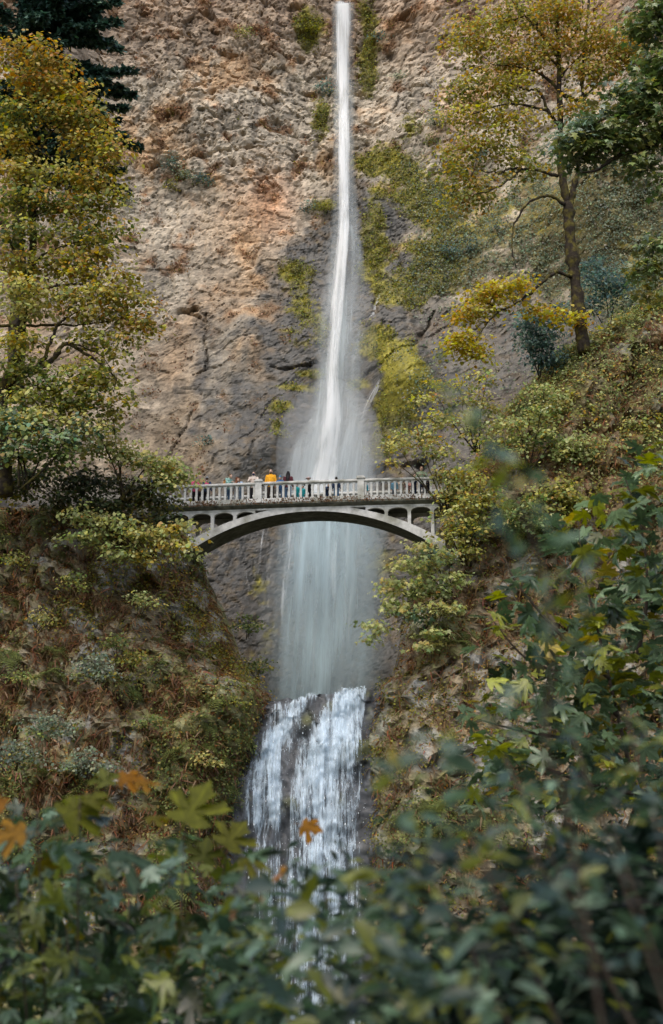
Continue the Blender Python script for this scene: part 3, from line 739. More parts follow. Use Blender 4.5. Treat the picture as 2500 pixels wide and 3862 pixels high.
# mist: soft bodies of spray in the air
def mist_mat(name, dens, col=(.92, .96, .97)):
    m, nt, b = newmat(name); nt.nodes.remove(b)
    v = N(nt, 'ShaderNodeVolumePrincipled'); v.inputs['Density'].default_value = dens; v.inputs['Color'].default_value = (*col, 1); v.inputs['Anisotropy'].default_value = 0.0
    L(nt, v.outputs[0], nt.nodes['Material Output'].inputs['Volume'])
    return m
def blob(name, c, r, mat, rot=0, **props):
    nu, nv = 24, 14
    th = np.linspace(0, 2 * math.pi, nu, endpoint=False); ph = np.linspace(.02, math.pi - .02, nv)
    P, T = np.meshgrid(ph, th, indexing='ij')
    v = np.stack([np.sin(P) * np.cos(T) * r[0], np.sin(P) * np.sin(T) * r[1], np.cos(P) * r[2]], -1).reshape(-1, 3)
    cr, sr = math.cos(rot), math.sin(rot)
    v = np.stack([v[:, 0] * cr + v[:, 2] * sr, v[:, 1], -v[:, 0] * sr + v[:, 2] * cr], 1) + np.asarray(c)
    i = np.arange(nv - 1)[:, None] * nu; j = np.arange(nu)[None]; j2 = (j + 1) % nu
    f = np.stack([i + j, i + nu + j, i + nu + j2, i + j2], -1).reshape(-1, 4)
    a = Acc(); a.add(v, f); a.f.append(np.arange(nu)[None]); a.f.append((np.arange(nu) + (nv - 1) * nu)[None, ::-1].copy())
    return a.obj(name, mat, **props)

# ------------------------------------------------------------------ the footbridge (local u along, w away, h up)
BC = np.array([-1.0, 72.8, 21.06]); BPSI = -0.12
bridge = thing('footbridge', 'pale concrete arch footbridge with balustrade crossing in front of the tall waterfall', 'bridge', tuple(BC), BPSI)
def bw(u, w, h):                                   # bridge coordinates -> world
    c, s_ = math.cos(BPSI), math.sin(BPSI)
    return np.array([BC[0] + u * c - w * s_, BC[1] + u * s_ + w * c, BC[2] + h + camber(u)])
def camber(u): return 0.05 * (1 - np.minimum(1, (u / 8.0) ** 2)) - 0.05 + 0.05
U0, U1 = -8.6, 7.75
us = np.linspace(U0, U1, 61)
def strip(prof, us=us):
    """sweep a (w, h) profile along the deck line"""
    p = np.asarray(prof, float); n = len(p)
    v = np.concatenate([np.stack([np.full(n, u), p[:, 0], p[:, 1] + camber(u)], 1) for u in us])
    i = np.arange(len(us) - 1)[:, None] * n; j = np.arange(n)[None]; j2 = (j + 1) % n
    f = np.stack([i + j, i + j2, i + n + j2, i + n + j], -1).reshape(-1, 4)
    return v, [f, np.arange(n)[None, ::-1].copy(), (np.arange(n) + (len(us) - 1) * n)[None]]
HI = lambda u: -0.24 - (11.5 - np.sqrt(11.5 ** 2 - u * u))
HE = lambda u: np.minimum(-0.004, 0.07 - (12.9 - np.sqrt(12.9 ** 2 - u * u)))
WA = 1.05
ua = np.linspace(-7.0, 7.0, 57)
v = np.concatenate([[(u, -WA, HI(u) + camber(u)), (u, WA, HI(u) + camber(u)), (u, WA, HE(u) + camber(u)), (u, -WA, HE(u) + camber(u))] for u in ua])
i = np.arange(len(ua) - 1)[:, None] * 4; j = np.arange(4)[None]; j2 = (j + 1) % 4
fa = np.stack([i + j, i + 4 + j, i + 4 + j2, i + j2], -1).reshape(-1, 4)
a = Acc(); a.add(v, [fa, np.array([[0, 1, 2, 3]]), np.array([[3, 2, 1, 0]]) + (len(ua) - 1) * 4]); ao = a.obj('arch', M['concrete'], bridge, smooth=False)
ao.data.materials.append(M['concrete_dark'])  # darker concrete for the underside of the arch
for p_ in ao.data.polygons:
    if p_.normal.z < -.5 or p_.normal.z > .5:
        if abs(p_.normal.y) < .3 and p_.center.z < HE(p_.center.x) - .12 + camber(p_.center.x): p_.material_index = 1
# deck slab with overhanging kerbs, stained dark by dirt and moss
a = Acc(); v, f = strip([(-1.22, .075), (-1.10, .0), (1.10, .0), (1.22, .075), (1.30, .14), (1.30, .24), (1.16, .26), (1.16, .33), (-1.16, .33), (-1.16, .26), (-1.30, .24), (-1.30, .14)]); a.add(v, f); a.obj('deck', M['concrete_dark'], bridge, smooth=False)
cols = [3.99 + 1.196 * k for k in range(4)]
for sgn in (-1, 1):
    w0 = sgn * 0.93
    a = Acc(); v, f = strip([(w0 - .12 - .01, -.10), (w0 + .12 + .01, -.10), (w0 + .12 + .01, -.001), (w0 - .12 - .01, -.001)]); a.add(v, f); a.obj('beam', M['concrete'], bridge, smooth=False)
    for s2 in (-1, 1):
        for k, uc in enumerate(cols):
            hb = HE(min(uc, 6.9)) - .05 if uc < 6.9 else -3.0
            a = Acc(); v, f = box((s2 * uc, w0, (hb - .10) / 2 + camber(uc)), (.17, .22, -hb - .10)); a.add(v, f); a.obj('column', M['concrete'], bridge, smooth=False)
        # arched spandrel heads between the columns
        bays = [(cols[0] - 1.08, cols[0])] + [(cols[k], cols[k + 1]) for k in range(3)]
        for bi, (ua_, ub_) in enumerate(bays):
            l = ua_ + (.085 if bi else 0); r = ub_ - .085; m_ = (l + r) / 2; hw = (r - l) / 2
            th = np.linspace(0, math.pi, 15)
            arc = np.stack([m_ - hw * np.cos(th), -.42 + .27 * np.sin(th) ** .8], 1)
            top = np.stack([arc[:, 0], np.full(15, -.095)], 1)
            lo = arc.copy()
            if bi == 0: lo[:, 1] = np.maximum(lo[:, 1], HE(lo[:, 0]) - .02)
            pr = []
            for w_ in (w0 - .11, w0 + .11):
                for q in (lo, top): pr.append(np.stack([s2 * q[:, 0], np.full(15, w_), q[:, 1] + camber(m_)], 1))
            v = np.concatenate(pr); k_ = np.arange(14)[:, None]
            f = np.concatenate([np.stack([x + k_[:, 0], x + k_[:, 0] + 1, y + k_[:, 0] + 1, y + k_[:, 0]], 1) for x, y in ((0, 15), (45, 30), (30, 0), (15, 45))])
            if s2 < 0: f = f[:, ::-1]
            a = Acc(); a.add(v, f); a.obj('spandrel_arch', M['concrete'], bridge, smooth=False)
    # balustrade
    wr_ = sgn * 1.20
    a = Acc(); v, f = strip([(wr_ - .13, 1.235), (wr_ + .13, 1.235), (wr_ + .145, 1.27), (wr_ + .145, 1.33), (wr_ + .11, 1.36), (wr_ - .11, 1.36), (wr_ - .145, 1.33), (wr_ - .145, 1.27)]); a.add(v, f); a.obj('handrail', M['concrete'], bridge, smooth=False)
    a = Acc(); v, f = strip([(wr_ - .10, .245), (wr_ + .10, .245), (wr_ + .10, .455), (wr_ + .07, .475), (wr_ - .07, .475), (wr_ - .10, .455)]); a.add(v, f); a.obj('plinth', M['concrete'], bridge, smooth=False)
    posts = [-8.1, -2.7, 2.7]
    for p_ in posts:
        a = Acc(); v, f = box((p_, wr_, .82 + camber(p_)), (.34, .32, 1.15)); a.add(v, f); po = a.obj('post', M['concrete'], bridge, smooth=False)
        a = Acc(); v, f = box((p_, wr_, 1.43 + camber(p_)), (.44, .42, .09)); a.add(v, f)
        v, f = box((p_, wr_, 1.50 + camber(p_)), (.34, .32, .05)); a.add(v, f); a.obj('post_cap', M['concrete'], po, smooth=False)
    # balusters: straight shafts that flare into round arches under the rail
    pitch = 0.309; hwf = pitch / 2; sh = .055
    th = np.linspace(0, math.pi / 2, 6)
    arc = [(hwf - (hwf - sh) * np.cos(t), 1.08 + (hwf - sh) * 1.25 * np.sin(t)) for t in th]      # from shaft out to mid-gap
    right = [(sh + .012, .47), (sh + .012, .52), (sh, .54)] + [(sh + (hwf - sh) * (1 - math.cos(t)), 1.08 + (hwf - sh) * 1.2 * math.sin(t)) for t in th] + [(hwf - .001, 1.24)]
    poly = [(-x, y) for x, y in right] [::-1]
    poly = right + poly
    n = len(poly); pv = np.array(poly)
    me = None
    bal_u = [k * pitch + pitch / 2 for k in range(-28, 29)]
    for ub in bal_u:
        if ub < U0 + .1 or ub > U1 - .1 or min(abs(ub - p_) for p_ in posts) < .22: continue
        if me is None:
            a = Acc(); v = np.concatenate([np.stack([pv[:, 0], np.full(n, -.055), pv[:, 1]], 1), np.stack([pv[:, 0], np.full(n, .055), pv[:, 1]], 1)])
            k = np.arange(n); k2 = (k + 1) % n
            a.add(v, [np.stack([k2, k, k + n, k2 + n], 1), np.arange(n)[None], (np.arange(n) + n)[None, ::-1].copy()])
            me = a.mesh('baluster', False); me.materials.append(M['concrete'])
        o = link('baluster', me, None, bridge); o.location = (ub, wr_, camber(ub))
# dead creeper hanging along the kerb: too fine to count
nv = 2600
uu_ = rng.uniform(U0, U1, nv); den = fbm(uu_ * .6, uu_ * 0, uu_ * 0, 2, 5); keep = rng.random(nv) < (.55 + 1.6 * den)
uu_ = uu_[keep]; hh = .20 + rng.random(len(uu_)) ** 1.3 * .30; ww = -1.315 - rng.random(len(uu_)) * .05
ctr = np.array([bw(u, w, h) for u, w, h in zip(uu_, ww, hh)])

# ------------------------------------------------------------------ leaves
MAPLE = [(0, 0), (.18, -.07), (.42, -.03), (.57, .10), (.44, .17), (.29, .24), (.48, .33), (.68, .42), (.82, .63), (.66, .61), (.57, .74), (.42, .60), (.22, .45), (.25, .63), (.37, .79), (.22, .81), (.14, .93), (0, 1.1)]
def leaf_maple():
    r = MAPLE; o = r + [(-x, y) for x, y in r[-2:0:-1]]
    o = np.array(o); c = np.array([[0, .30]])
    p = np.concatenate([c, o]); z = -.22 * p[:, 0] ** 2 - .12 * (p[:, 1] - .3) ** 2 + .05 * np.abs(np.sin(p[:, 0] * 6))
    v = np.stack([p[:, 0], p[:, 1], z], 1); n = len(o)
    k = np.arange(n)
    f = np.stack([np.zeros(n, int), k + 1, (k + 1) % n + 1], 1)
    # petiole
    st = np.array([[.012, 0, 0], [-.012, 0, 0], [-.012, -.45, -.10], [.012, -.45, -.10]])
    return np.concatenate([v, st]), [f, np.array([[n + 1, n + 2, n + 3, n + 4]])]
def leaf_star():      # a small maple leaf seen from far away
    o = np.array([(0, 0), (.5, .02), (.28, .25), (.72, .55), (.24, .5), (0, 1.0), (-.24, .5), (-.72, .55), (-.28, .25), (-.5, .02)])
    p = np.concatenate([[[0, .3]], o]); z = -.25 * p[:, 0] ** 2 - .1 * p[:, 1] ** 2
    k = np.arange(10)
    return np.stack([p[:, 0], p[:, 1], z], 1), np.stack([np.zeros(10, int), k + 1, (k + 1) % 10 + 1], 1)
def leaf_small():     # five-sided far leaf
    v = np.array([(0, 0, 0), (.42, .2, -.06), (.36, .62, -.08), (0, 1, -.14), (-.36, .62, -.08), (-.42, .2, -.06)])
    return v, np.array([[0, 1, 2], [0, 2, 3], [0, 3, 4], [0, 4, 5]])
def leaf_oval(w=.28, n=5):
    t = np.linspace(0, 1, n); hw = w * np.sin(math.pi * np.clip(t * .96 + .02, 0, 1)) ** .8 * (1 - .25 * t)
    m = np.stack([np.zeros(n), t, -.16 * t * t], 1)
    l = np.stack([-hw, t, -.16 * t * t + .35 * hw], 1); r = np.stack([hw, t, -.16 * t * t + .35 * hw], 1)
    v = np.concatenate([l, m, r]); k = np.arange(n - 1)
    return v, np.concatenate([np.stack([k, k + n, k + n + 1, k + 1], 1), np.stack([k + n, k + 2 * n, k + 2 * n + 1, k + n + 1], 1)])
def blade():
    v = np.array([(-.06, 0, 0), (.06, 0, 0), (.05, .5, .05), (-.05, .5, .05), (0, 1, -.05)])
    return v, [np.array([[0, 1, 2, 3]]), np.array([[3, 2, 4]])]
LT = {'star': leaf_star(), 'small': leaf_small(), 'maple': leaf_maple(), 'oval': leaf_oval(), 'oval_lo': leaf_oval(.24, 3), 'blade': blade(), 'quad': (np.array([(0, 0, 0), (.32, .45, -.05), (0, 1, -.12), (-.32, .45, -.05)]), np.array([[0, 1, 2, 3]]))}

def cloud(acc, tpl, ctr, nrm, size, col, head=None):
    """many leaves of one template: centre, normal, size and colour for each"""
    tv, tf = LT[tpl]; tf = tf if isinstance(tf, list) else [tf]
    n = len(ctr); k = len(tv)
    nrm = nrm / (np.linalg.norm(nrm, axis=1)[:, None] + 1e-9)
    if head is None: head = rng.normal(size=(n, 3))
    b = head - nrm * np.sum(head * nrm, 1)[:, None]; b /= np.linalg.norm(b, axis=1)[:, None] + 1e-9
    t = np.cross(b, nrm)
    V = ctr[:, None] + size[:, None, None] * (tv[None, :, 0:1] * t[:, None] + tv[None, :, 1:2] * b[:, None] + tv[None, :, 2:3] * nrm[:, None])
    fs = [(f[None] + np.arange(n)[:, None, None] * k).reshape(-1, f.shape[1]) for f in tf]
    acc.add(V.reshape(-1, 3), fs, np.repeat(col, k, 0))

GAIN = 2.05
PAL = {   # autumn foliage: colour, weight
    'yellow': [((.25, .17, .035), 3), ((.30, .215, .065), 2), ((.15, .13, .035), 3), ((.32, .17, .02), .7), ((.09, .10, .025), 2)],
    'orange': [((.36, .19, .02), 3), ((.40, .25, .03), 2), ((.32, .13, .015), .8), ((.20, .16, .025), 2)],
    'olive': [((.115, .115, .028), 4), ((.17, .15, .03), 3), ((.07, .08, .022), 2), ((.24, .16, .03), 1)],
    'rust': [((.235, .125, .03), 3), ((.17, .115, .03), 3), ((.28, .135, .03), .9), ((.11, .095, .025), 2)],
    'green': [((.06, .082, .024), 4), ((.09, .10, .03), 3), ((.04, .06, .022), 2), ((.15, .14, .04), 1)],
    'palegreen': [((.16, .18, .07), 4), ((.22, .22, .085), 2), ((.11, .13, .045), 3), ((.29, .23, .07), 1.2), ((.31, .17, .04), .4)],
    'bluegreen': [((.075, .115, .07), 4), ((.11, .145, .085), 3), ((.05, .075, .045), 2), ((.16, .15, .05), .8)],
    'pale': [((.30, .235, .075), 3), ((.23, .20, .07), 3), ((.15, .145, .05), 3), ((.36, .20, .06), 1), ((.10, .11, .04), 2)],
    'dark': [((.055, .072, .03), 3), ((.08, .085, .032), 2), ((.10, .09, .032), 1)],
    'conifer': [((.05, .10, .07), 3), ((.075, .13, .09), 3), ((.03, .062, .046), 2)],
    'fir': [((.06, .10, .085), 3), ((.085, .125, .10), 2), ((.035, .06, .05), 2)],
    'grey': [((.13, .15, .10), 3), ((.09, .115, .08), 2), ((.17, .17, .11), 1)],
    'brown': [((.17, .095, .045), 3), ((.23, .135, .065), 3), ((.11, .062, .03), 3), ((.29, .20, .11), 1), ((.22, .085, .04), 1)],
    'fern': [((.10, .125, .035), 3), ((.16, .165, .05), 3), ((.07, .09, .03), 2), ((.22, .18, .05), 1)],
    'mossy': [((.12, .12, .022), 3), ((.16, .155, .02), 1.5), ((.075, .08, .025), 3)],
}
def colours(pal, n, jit=.25, idx=None):
    p = PAL[pal]; c = np.array([q[0] for q in p]); w = np.array([q[1] for q in p], float); w /= w.sum()
    i = rng.choice(len(p), n, p=w)
    if idx is not None and n:          # neighbours in one spray mostly share a colour
        k_ = rng.choice(len(p), int(idx.max()) + 1, p=w); i = np.where(rng.random(n) < .72, k_[idx], i)
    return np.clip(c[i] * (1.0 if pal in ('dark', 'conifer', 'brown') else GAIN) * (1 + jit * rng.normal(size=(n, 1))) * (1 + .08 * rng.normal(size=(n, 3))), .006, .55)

def limb_pts(px_path, Y, sag=0.0, wig=.05, n=7):
    """px_path: (px, py[, dY]) -> smooth 3-D path"""
    P = [at(q[0], q[1], Y + (q[2] if len(q) > 2 else 0)) for q in px_path]
    p = smoothline(P, n)
    k = len(p)
    p[1:-1] += wig * rng.normal(size=(k - 2, 3)) * .5
    return p

class Tree:
    """tree or shrub in absolute coordinates; finish() hangs its parts under an Empty at its base"""
    def __init__(s, name, label, cat, base, group=None):
        s.root = thing(name, label, cat, tuple(base), 0, group)
        s.base = np.asarray(base, float); s.limbs = []; s.tw = Acc(); s.lv = Acc(); s.lp = []; s.n = 0
    def limb(s, pts, r0, r1, sides=8, name='limb'):
        rad = np.linspace(r0, r1, len(pts)); 
        rad = rad * (1 + .12 * rng.normal(size=len(rad)))
        a = Acc(); v, f = tube(pts, rad, sides); a.add(v, f)
        o = shift(a, s.base).obj(name, M['bark'], s.root)
        s.lp.append(np.concatenate([pts, rad[:, None]], 1))
        return o
    def nearest(s, c, low=True):
        A = np.concatenate(s.lp); d = np.linalg.norm(A[:, :3] - c, axis=1)
        if low: d = d + .8 * np.maximum(0, A[:, 2] - c[2] + .2)
        i = np.argmin(d); return A[i, :3], A[i, 3]
    def clump(s, c, rad, nspray, pal, leaf=.17, per=22, tpl='small', spread=.55, flat=.28, up=(0, -.15, 1.0), shell=.45, twig=True, jit=.55, pals=None, droop=.25):
        c = np.asarray(c, float); rad = np.asarray(rad, float)
        d = rng.normal(size=(nspray, 3)); d /= np.linalg.norm(d, axis=1)[:, None]
        r = rng.random(nspray) ** shell
        sp = c + d * r[:, None] * rad * (1 + .22 * rng.normal(size=(nspray, 1)))
        if twig and s.lp:
            # a few carrying boughs first, then twigs off them
            nb = max(1, nspray // 16)
            for q in sp[:nb]:
                b0, rr = s.nearest(q)
                ln = np.linalg.norm(q - b0); mid = (b0 + q) / 2 + np.array([0, 0, .12 * ln]) + .06 * ln * rng.normal(size=3)
                pts = smoothline([b0, mid, q], 5); rad_ = np.linspace(min(rr * .6, .012 + .014 * ln), .008, len(pts))
                v, f = tube(pts, rad_, 4, False); s.tw.add(v, f)
                s.lp.append(np.concatenate([pts[2:], rad_[2:, None]], 1))
            for q in sp[nb::3]:
                b0, rr = s.nearest(q)
                ln = np.linalg.norm(q - b0); mid = (b0 + q) / 2 + np.array([0, 0, .10 * ln]) + .08 * ln * rng.normal(size=3)
                pts = np.array([b0, mid, q]); v, f = tube(pts, np.linspace(min(rr * .7, .010 + .006 * ln), .005, 3), 3, False); s.tw.add(v, f)
        n = nspray * per
        i = np.repeat(np.arange(nspray), per)
        o = rng.normal(size=(n, 3)) * np.array([spread, spread, spread * flat])
        hr = np.hypot(o[:, 0], o[:, 1]); o[:, 2] -= droop * hr * hr
        ctr = sp[i] + o
        nr = np.asarray(up, float) + jit * rng.normal(size=(n, 3)) + .35 * o / (spread + 1e-6) * np.array([1, 1, 0])
        hd = o * np.array([1, 1, 0]) + rng.normal(size=(n, 3)) * .35 + np.array([0, 0, -.25])
        sz = leaf * (.5 + 1.0 * rng.random(n))
        if pals:
            pi = rng.choice(len(pals), nspray, p=np.array([w for _, w in pals], float) / sum(w for _, w in pals))
            col = np.zeros((n, 3))
            for k, (pn, _) in enumerate(pals):
                m_ = pi[i] == k; col[m_] = colours(pn, int(m_.sum()), .16, i[m_])
        else: col = colours(pal, n, .16, i)
        col = col * (1 + .22 * rng.normal(size=(nspray, 1)))[i].clip(.5, 1.6)
        cloud(s.lv, tpl, ctr, nr, sz, np.clip(col, .006, .5), hd); s.n += n
    def finish(s, crown='crown', mat=None):
        if s.tw.v: shift(s.tw, s.base).obj('twigs', M['twig'], s.root, kind='stuff')
        if s.lv.v: shift(s.lv, s.base).obj(crown, mat or M['leaf'], s.root, smooth=False)
        return s.root

def PXM(Y, py=1900):   # metres per photograph pixel at forward distance Y, height py
    b = -(py - CY) / F
    return Y / (cP - b * sP) / F

def px_clumps(t, Y, lst, dens=1.0, **kw):
    """lst: (px, py, rx, ry, palette or mix[, dY]) in photograph pixels"""
    for q in lst:
        x, y, rx, ry, pal = q[:5]; dy = q[5] if len(q) > 5 else 0
        m = PXM(Y, y); c = at(x, y, Y + dy)
        area = rx * ry * m * m
        ns = max(4, int(area * 26 * dens))
        k = dict(kw)
        if isinstance(pal, list): t.clump(c, (rx * m, max(.7, .55 * (rx + ry) * m * .9), ry * m), ns, None, pals=pal, **k)
        else: t.clump(c, (rx * m, max(.7, .5 * (rx + ry) * m * .9), ry * m), ns, pal, **k)
a = Acc(); n_ = len(ctr)
cloud(a, 'quad', ctr, np.stack([rng.normal(size=n_) * .5, -np.ones(n_), rng.normal(size=n_) * .5], 1), .05 + .06 * rng.random(n_), colours('brown', n_) * .8, np.stack([rng.normal(size=n_), np.zeros(n_), -np.ones(n_)], 1))
shift(a, BC)
inv_ = Matrix.Rotation(-BPSI, 4, 'Z')
o = a.obj('creeper', M['leaf'], bridge, smooth=False, kind='stuff', label='dry reddish-brown creeper hanging along the kerb of the bridge'); o.rotation_euler = (0, 0, -BPSI)

# ------------------------------------------------------------------ people on the bridge
def ellip(c, r, nu=12, nv=8, rx=0.0):
    th = np.linspace(0, 2 * math.pi, nu, endpoint=False); ph = np.linspace(.12, math.pi - .12, nv)
    P, T = np.meshgrid(ph, th, indexing='ij')
    v = np.stack([np.sin(P) * np.cos(T) * r[0], np.sin(P) * np.sin(T) * r[1], np.cos(P) * r[2]], -1).reshape(-1, 3)
    c_, s_ = math.cos(rx), math.sin(rx)
    v = np.stack([v[:, 0], v[:, 1] * c_ - v[:, 2] * s_, v[:, 1] * s_ + v[:, 2] * c_], 1) + np.asarray(c)
    i = np.arange(nv - 1)[:, None] * nu; j = np.arange(nu)[None]; j2 = (j + 1) % nu
    f = np.stack([i + j, i + nu + j, i + nu + j2, i + j2], -1).reshape(-1, 4)
    return v, [f, np.arange(nu)[None], (np.arange(nu) + (nv - 1) * nu)[None, ::-1].copy()]
def ovaltube(pts, rx, ry, n=12):
    """upright tube of oval rings: torso, skirt, trunk of a coat"""
    pts = np.asarray(pts, float); m = len(pts); a_ = np.arange(n) * 2 * math.pi / n
    v = np.concatenate([p + np.stack([np.cos(a_) * x, np.sin(a_) * y, np.zeros(n)], 1) for p, x, y in zip(pts, rx, ry)])
    i = np.arange(m - 1)[:, None] * n; j = np.arange(n)[None]; j2 = (j + 1) % n
    return v, [np.stack([i + j, i + j2, i + n + j2, i + n + j], -1).reshape(-1, 4), np.arange(n)[None, ::-1].copy(), (np.arange(n) + (m - 1) * n)[None]]
def remesh(acc, vox=.02):
    """one continuous skin over overlapping forms"""
    me = acc.mesh('tmp'); ob = bpy.data.objects.new('tmp', me); sc.collection.objects.link(ob)
    md = ob.modifiers.new('r', 'REMESH'); md.mode = 'VOXEL'; md.voxel_size = vox; md.use_smooth_shade = True
    ms = ob.modifiers.new('s', 'SMOOTH'); ms.factor = .5; ms.iterations = 2
    dg = bpy.context.evaluated_depsgraph_get(); ev = ob.evaluated_get(dg)
    out = bpy.data.meshes.new_from_object(ev)
    bpy.data.objects.remove(ob); bpy.data.meshes.remove(me)
    for p in out.polygons: p.use_smooth = True
    return out
PM = {}
def cloth(col, rough=.85, name='cloth'):
    k = (col, name)
    if k not in PM: PM[k] = mat_plain(name, col, rough, 14, .25, .25, .2)
    return PM[k]
RAILW = -1.2
def place_u(px, w, h):
    u = 0.0
    for _ in range(12):
        p, _y = proj(bw(u, w, h)); u += (px - p) / 70.0
    return u
def person(px, ytop, w, label, heading=0.0, coat=(.2, .2, .2), legs=(.03, .03, .04), skin=(.50, .32, .23), hair=(.04, .025, .015), style='short', arms='rail', hat=None, height=None, coat_len=.0, nod=.0, loc=None, extra=None, lean=0.0):
    h0 = .33
    if loc is None:
        u = place_u(px, w, h0 + 1.2)
        if height is None:
            hh = 1.6
            for _ in range(12):
                _x, y_ = proj(bw(u, w, h0 + hh)); hh += (y_ - ytop) / 70.0
            height = min(max(hh, .95), 1.90)
        loc = bw(u, w, h0)
    s = height / 1.75
    t = thing('person', label, 'person', tuple(loc), BPSI + heading)
    kid = height < 1.3
    hs = 1.0 if not kid else 1.22                                   # children have larger heads
    # skeleton, facing -Y
    hip = [np.array([x, 0, .92]) for x in (-.095, .095)]; kn = [np.array([x, -.02, .49]) for x in (-.11, .11)]; an = [np.array([x, .02, .075]) for x in (-.12, .12)]
    sh = [np.array([x, -lean * .45, 1.42]) for x in (-.185, .185)]
    if arms == 'rail': el = [np.array([x, -.16 - lean * .3, 1.16]) for x in (-.25, .25)]; wr = [np.array([x, -.40, 1.20]) for x in (-.13, .13)]
    elif arms == 'chest': el = [np.array([x, -.10, 1.14]) for x in (-.26, .26)]; wr = [np.array([x, -.27, 1.27]) for x in (-.05, .06)]
    elif arms == 'phone': el = [np.array([-.25, -.05, 1.14]), np.array([.24, -.12, 1.18])]; wr = [np.array([-.20, -.12, .93]), np.array([.10, -.30, 1.38])]
    else: el = [np.array([x, .02, 1.14]) for x in (-.25, .25)]; wr = [np.array([x, -.06, .90]) for x in (-.26, .26)]
    hc = np.array([0, -.03 - lean * .55 - nod * .06, 1.635 - nod * .03])
    body = Acc()
    A = lambda vf: body.add(*vf)
    hr = np.array([.076, .096, .115]) * hs
    A(ellip(hc, hr, 14, 10)); A(ellip(hc + np.array([0, -.035, -.055]) * hs, np.array([.055, .06, .058]) * hs)); A(ellip(hc + np.array([0, -.103, -.012]) * hs, np.array([.014, .022, .026]) * hs, 8, 6))
    for x in (-1, 1): A(ellip(hc + np.array([x * .078, .005, -.01]) * hs, np.array([.014, .024, .034]) * hs, 8, 6))
    A(tube([hc + np.array([0, .02, -.05]), np.array([0, .0 - lean * .45, 1.44])], [.052, .062], 10))
    A(ovaltube([(0, 0, .86), (0, -.01, 1.0), (0, -.02 - lean * .2, 1.18), (0, -.01 - lean * .4, 1.34), (0, -lean * .45, 1.46)], [.145, .14, .14, .16, .10], [.095, .09, .095, .10, .07]))
    hands = []
    for k in (0, 1):
        A(tube([sh[k], el[k]], [.048, .038], 8)); A(tube([el[k], wr[k]], [.038, .026], 8))
        d = wr[k] - el[k]; d /= np.linalg.norm(d); pc = wr[k] + d * .055
        A(tube([wr[k] - d * .01, wr[k] + d * .045, wr[k] + d * .095], [.026, .036, .032], 8)); hands.append((pc, d, k))
        A(tube([hip[k], kn[k], an[k]], [.078, .055, .04], 8)); A(ellip(an[k] + np.array([0, -.06, -.035]), (.042, .12, .04)))
    me = remesh(body)
    # five fingers on each hand, slightly curled, rooted inside the palm
    fa = Acc()
    for pc, d, k in hands:
        sd = np.cross(d, [0, 0, 1.0]); sd /= np.linalg.norm(sd) + 1e-9; dn = np.cross(sd, d)
        if dn[2] > 0: dn = -dn
        for q, (o_, ln) in enumerate(((-.027, .065), (-.009, .078), (.009, .074), (.026, .058))):
            b0 = pc + d * .03 + sd * o_; v, f = tube([b0, b0 + d * ln * .55 + dn * .006, b0 + d * ln * .95 + dn * .032], [.0095, .009, .007], 5); fa.add(v, f)
        tb = pc - d * .02 + sd * (.03 if k else -.03); v, f = tube([tb, tb + sd * (.028 if k else -.028) + d * .02, tb + sd * (.034 if k else -.034) + d * .052 + dn * .012], [.012, .010, .008], 5); fa.add(v, f)
    fm = fa.mesh('fingers')
    import bmesh
    bm = bmesh.new(); bm.from_mesh(me); bm.from_mesh(fm); bm.to_mesh(me); bm.free(); bpy.data.meshes.remove(fm)
    def part(name, mesh_or_acc, mat, vox=.02, do=True):
        m_ = remesh(mesh_or_acc, vox) if do else mesh_or_acc.mesh(name)
        o = link(name, m_, mat, t); o.scale = (s, s, s); return o
    bo = link('body', me, cloth(skin, .6, 'skin'), t); bo.scale = (s, s, s)
    for p in me.polygons: p.use_smooth = True
    c = Acc()      # coat
    bot = .84 - coat_len
    c.add(*ovaltube([(0, 0, bot), (0, -.01, 1.0), (0, -.02 - lean * .2, 1.18), (0, -.01 - lean * .4, 1.34), (0, -lean * .45, 1.46), (0, -.01 - lean * .47, 1.52)], [.185, .178, .18, .20, .135, .07], [.135, .125, .13, .135, .10, .065]))
    for k in (0, 1):
        c.add(*tube([sh[k] + np.array([0, 0, .0]), el[k]], [.074, .06], 10)); c.add(*tube([el[k], wr[k]], [.06, .044], 10)); c.add(*ellip(sh[k] + np.array([0, 0, -.005]), (.078, .078, .066)))
    part('jacket', c, cloth(coat))
    c = Acc()      # trousers
    c.add(*ovaltube([(0, 0, .74), (0, 0, .88), (0, -.01, 1.0)], [.16, .165, .15], [.11, .115, .105]))
    for k in (0, 1): c.add(*tube([hip[k], kn[k], an[k] + np.array([0, 0, .02])], [.098, .072, .062], 10))
    part('trousers', c, cloth(legs))
    for k in (0, 1):
        c = Acc(); c.add(*ellip(an[k] + np.array([0, -.06, -.03]), (.052, .135, .05))); part('shoe', c, cloth((.03, .028, .026)), do=False)
        c = Acc(); c.add(*ellip(hc + np.array([(k * 2 - 1) * .031, -.088, .005]) * hs, np.array([.011, .009, .007]) * hs, 8, 5)); link('eye', c.mesh('eye'), cloth((.02, .015, .012)), bo)
    c = Acc(); c.add(*ellip(hc + np.array([0, -.092, -.055]) * hs, np.array([.024, .010, .007]) * hs, 8, 5)); link('mouth', c.mesh('mouth'), cloth((.32, .12, .10)), bo)
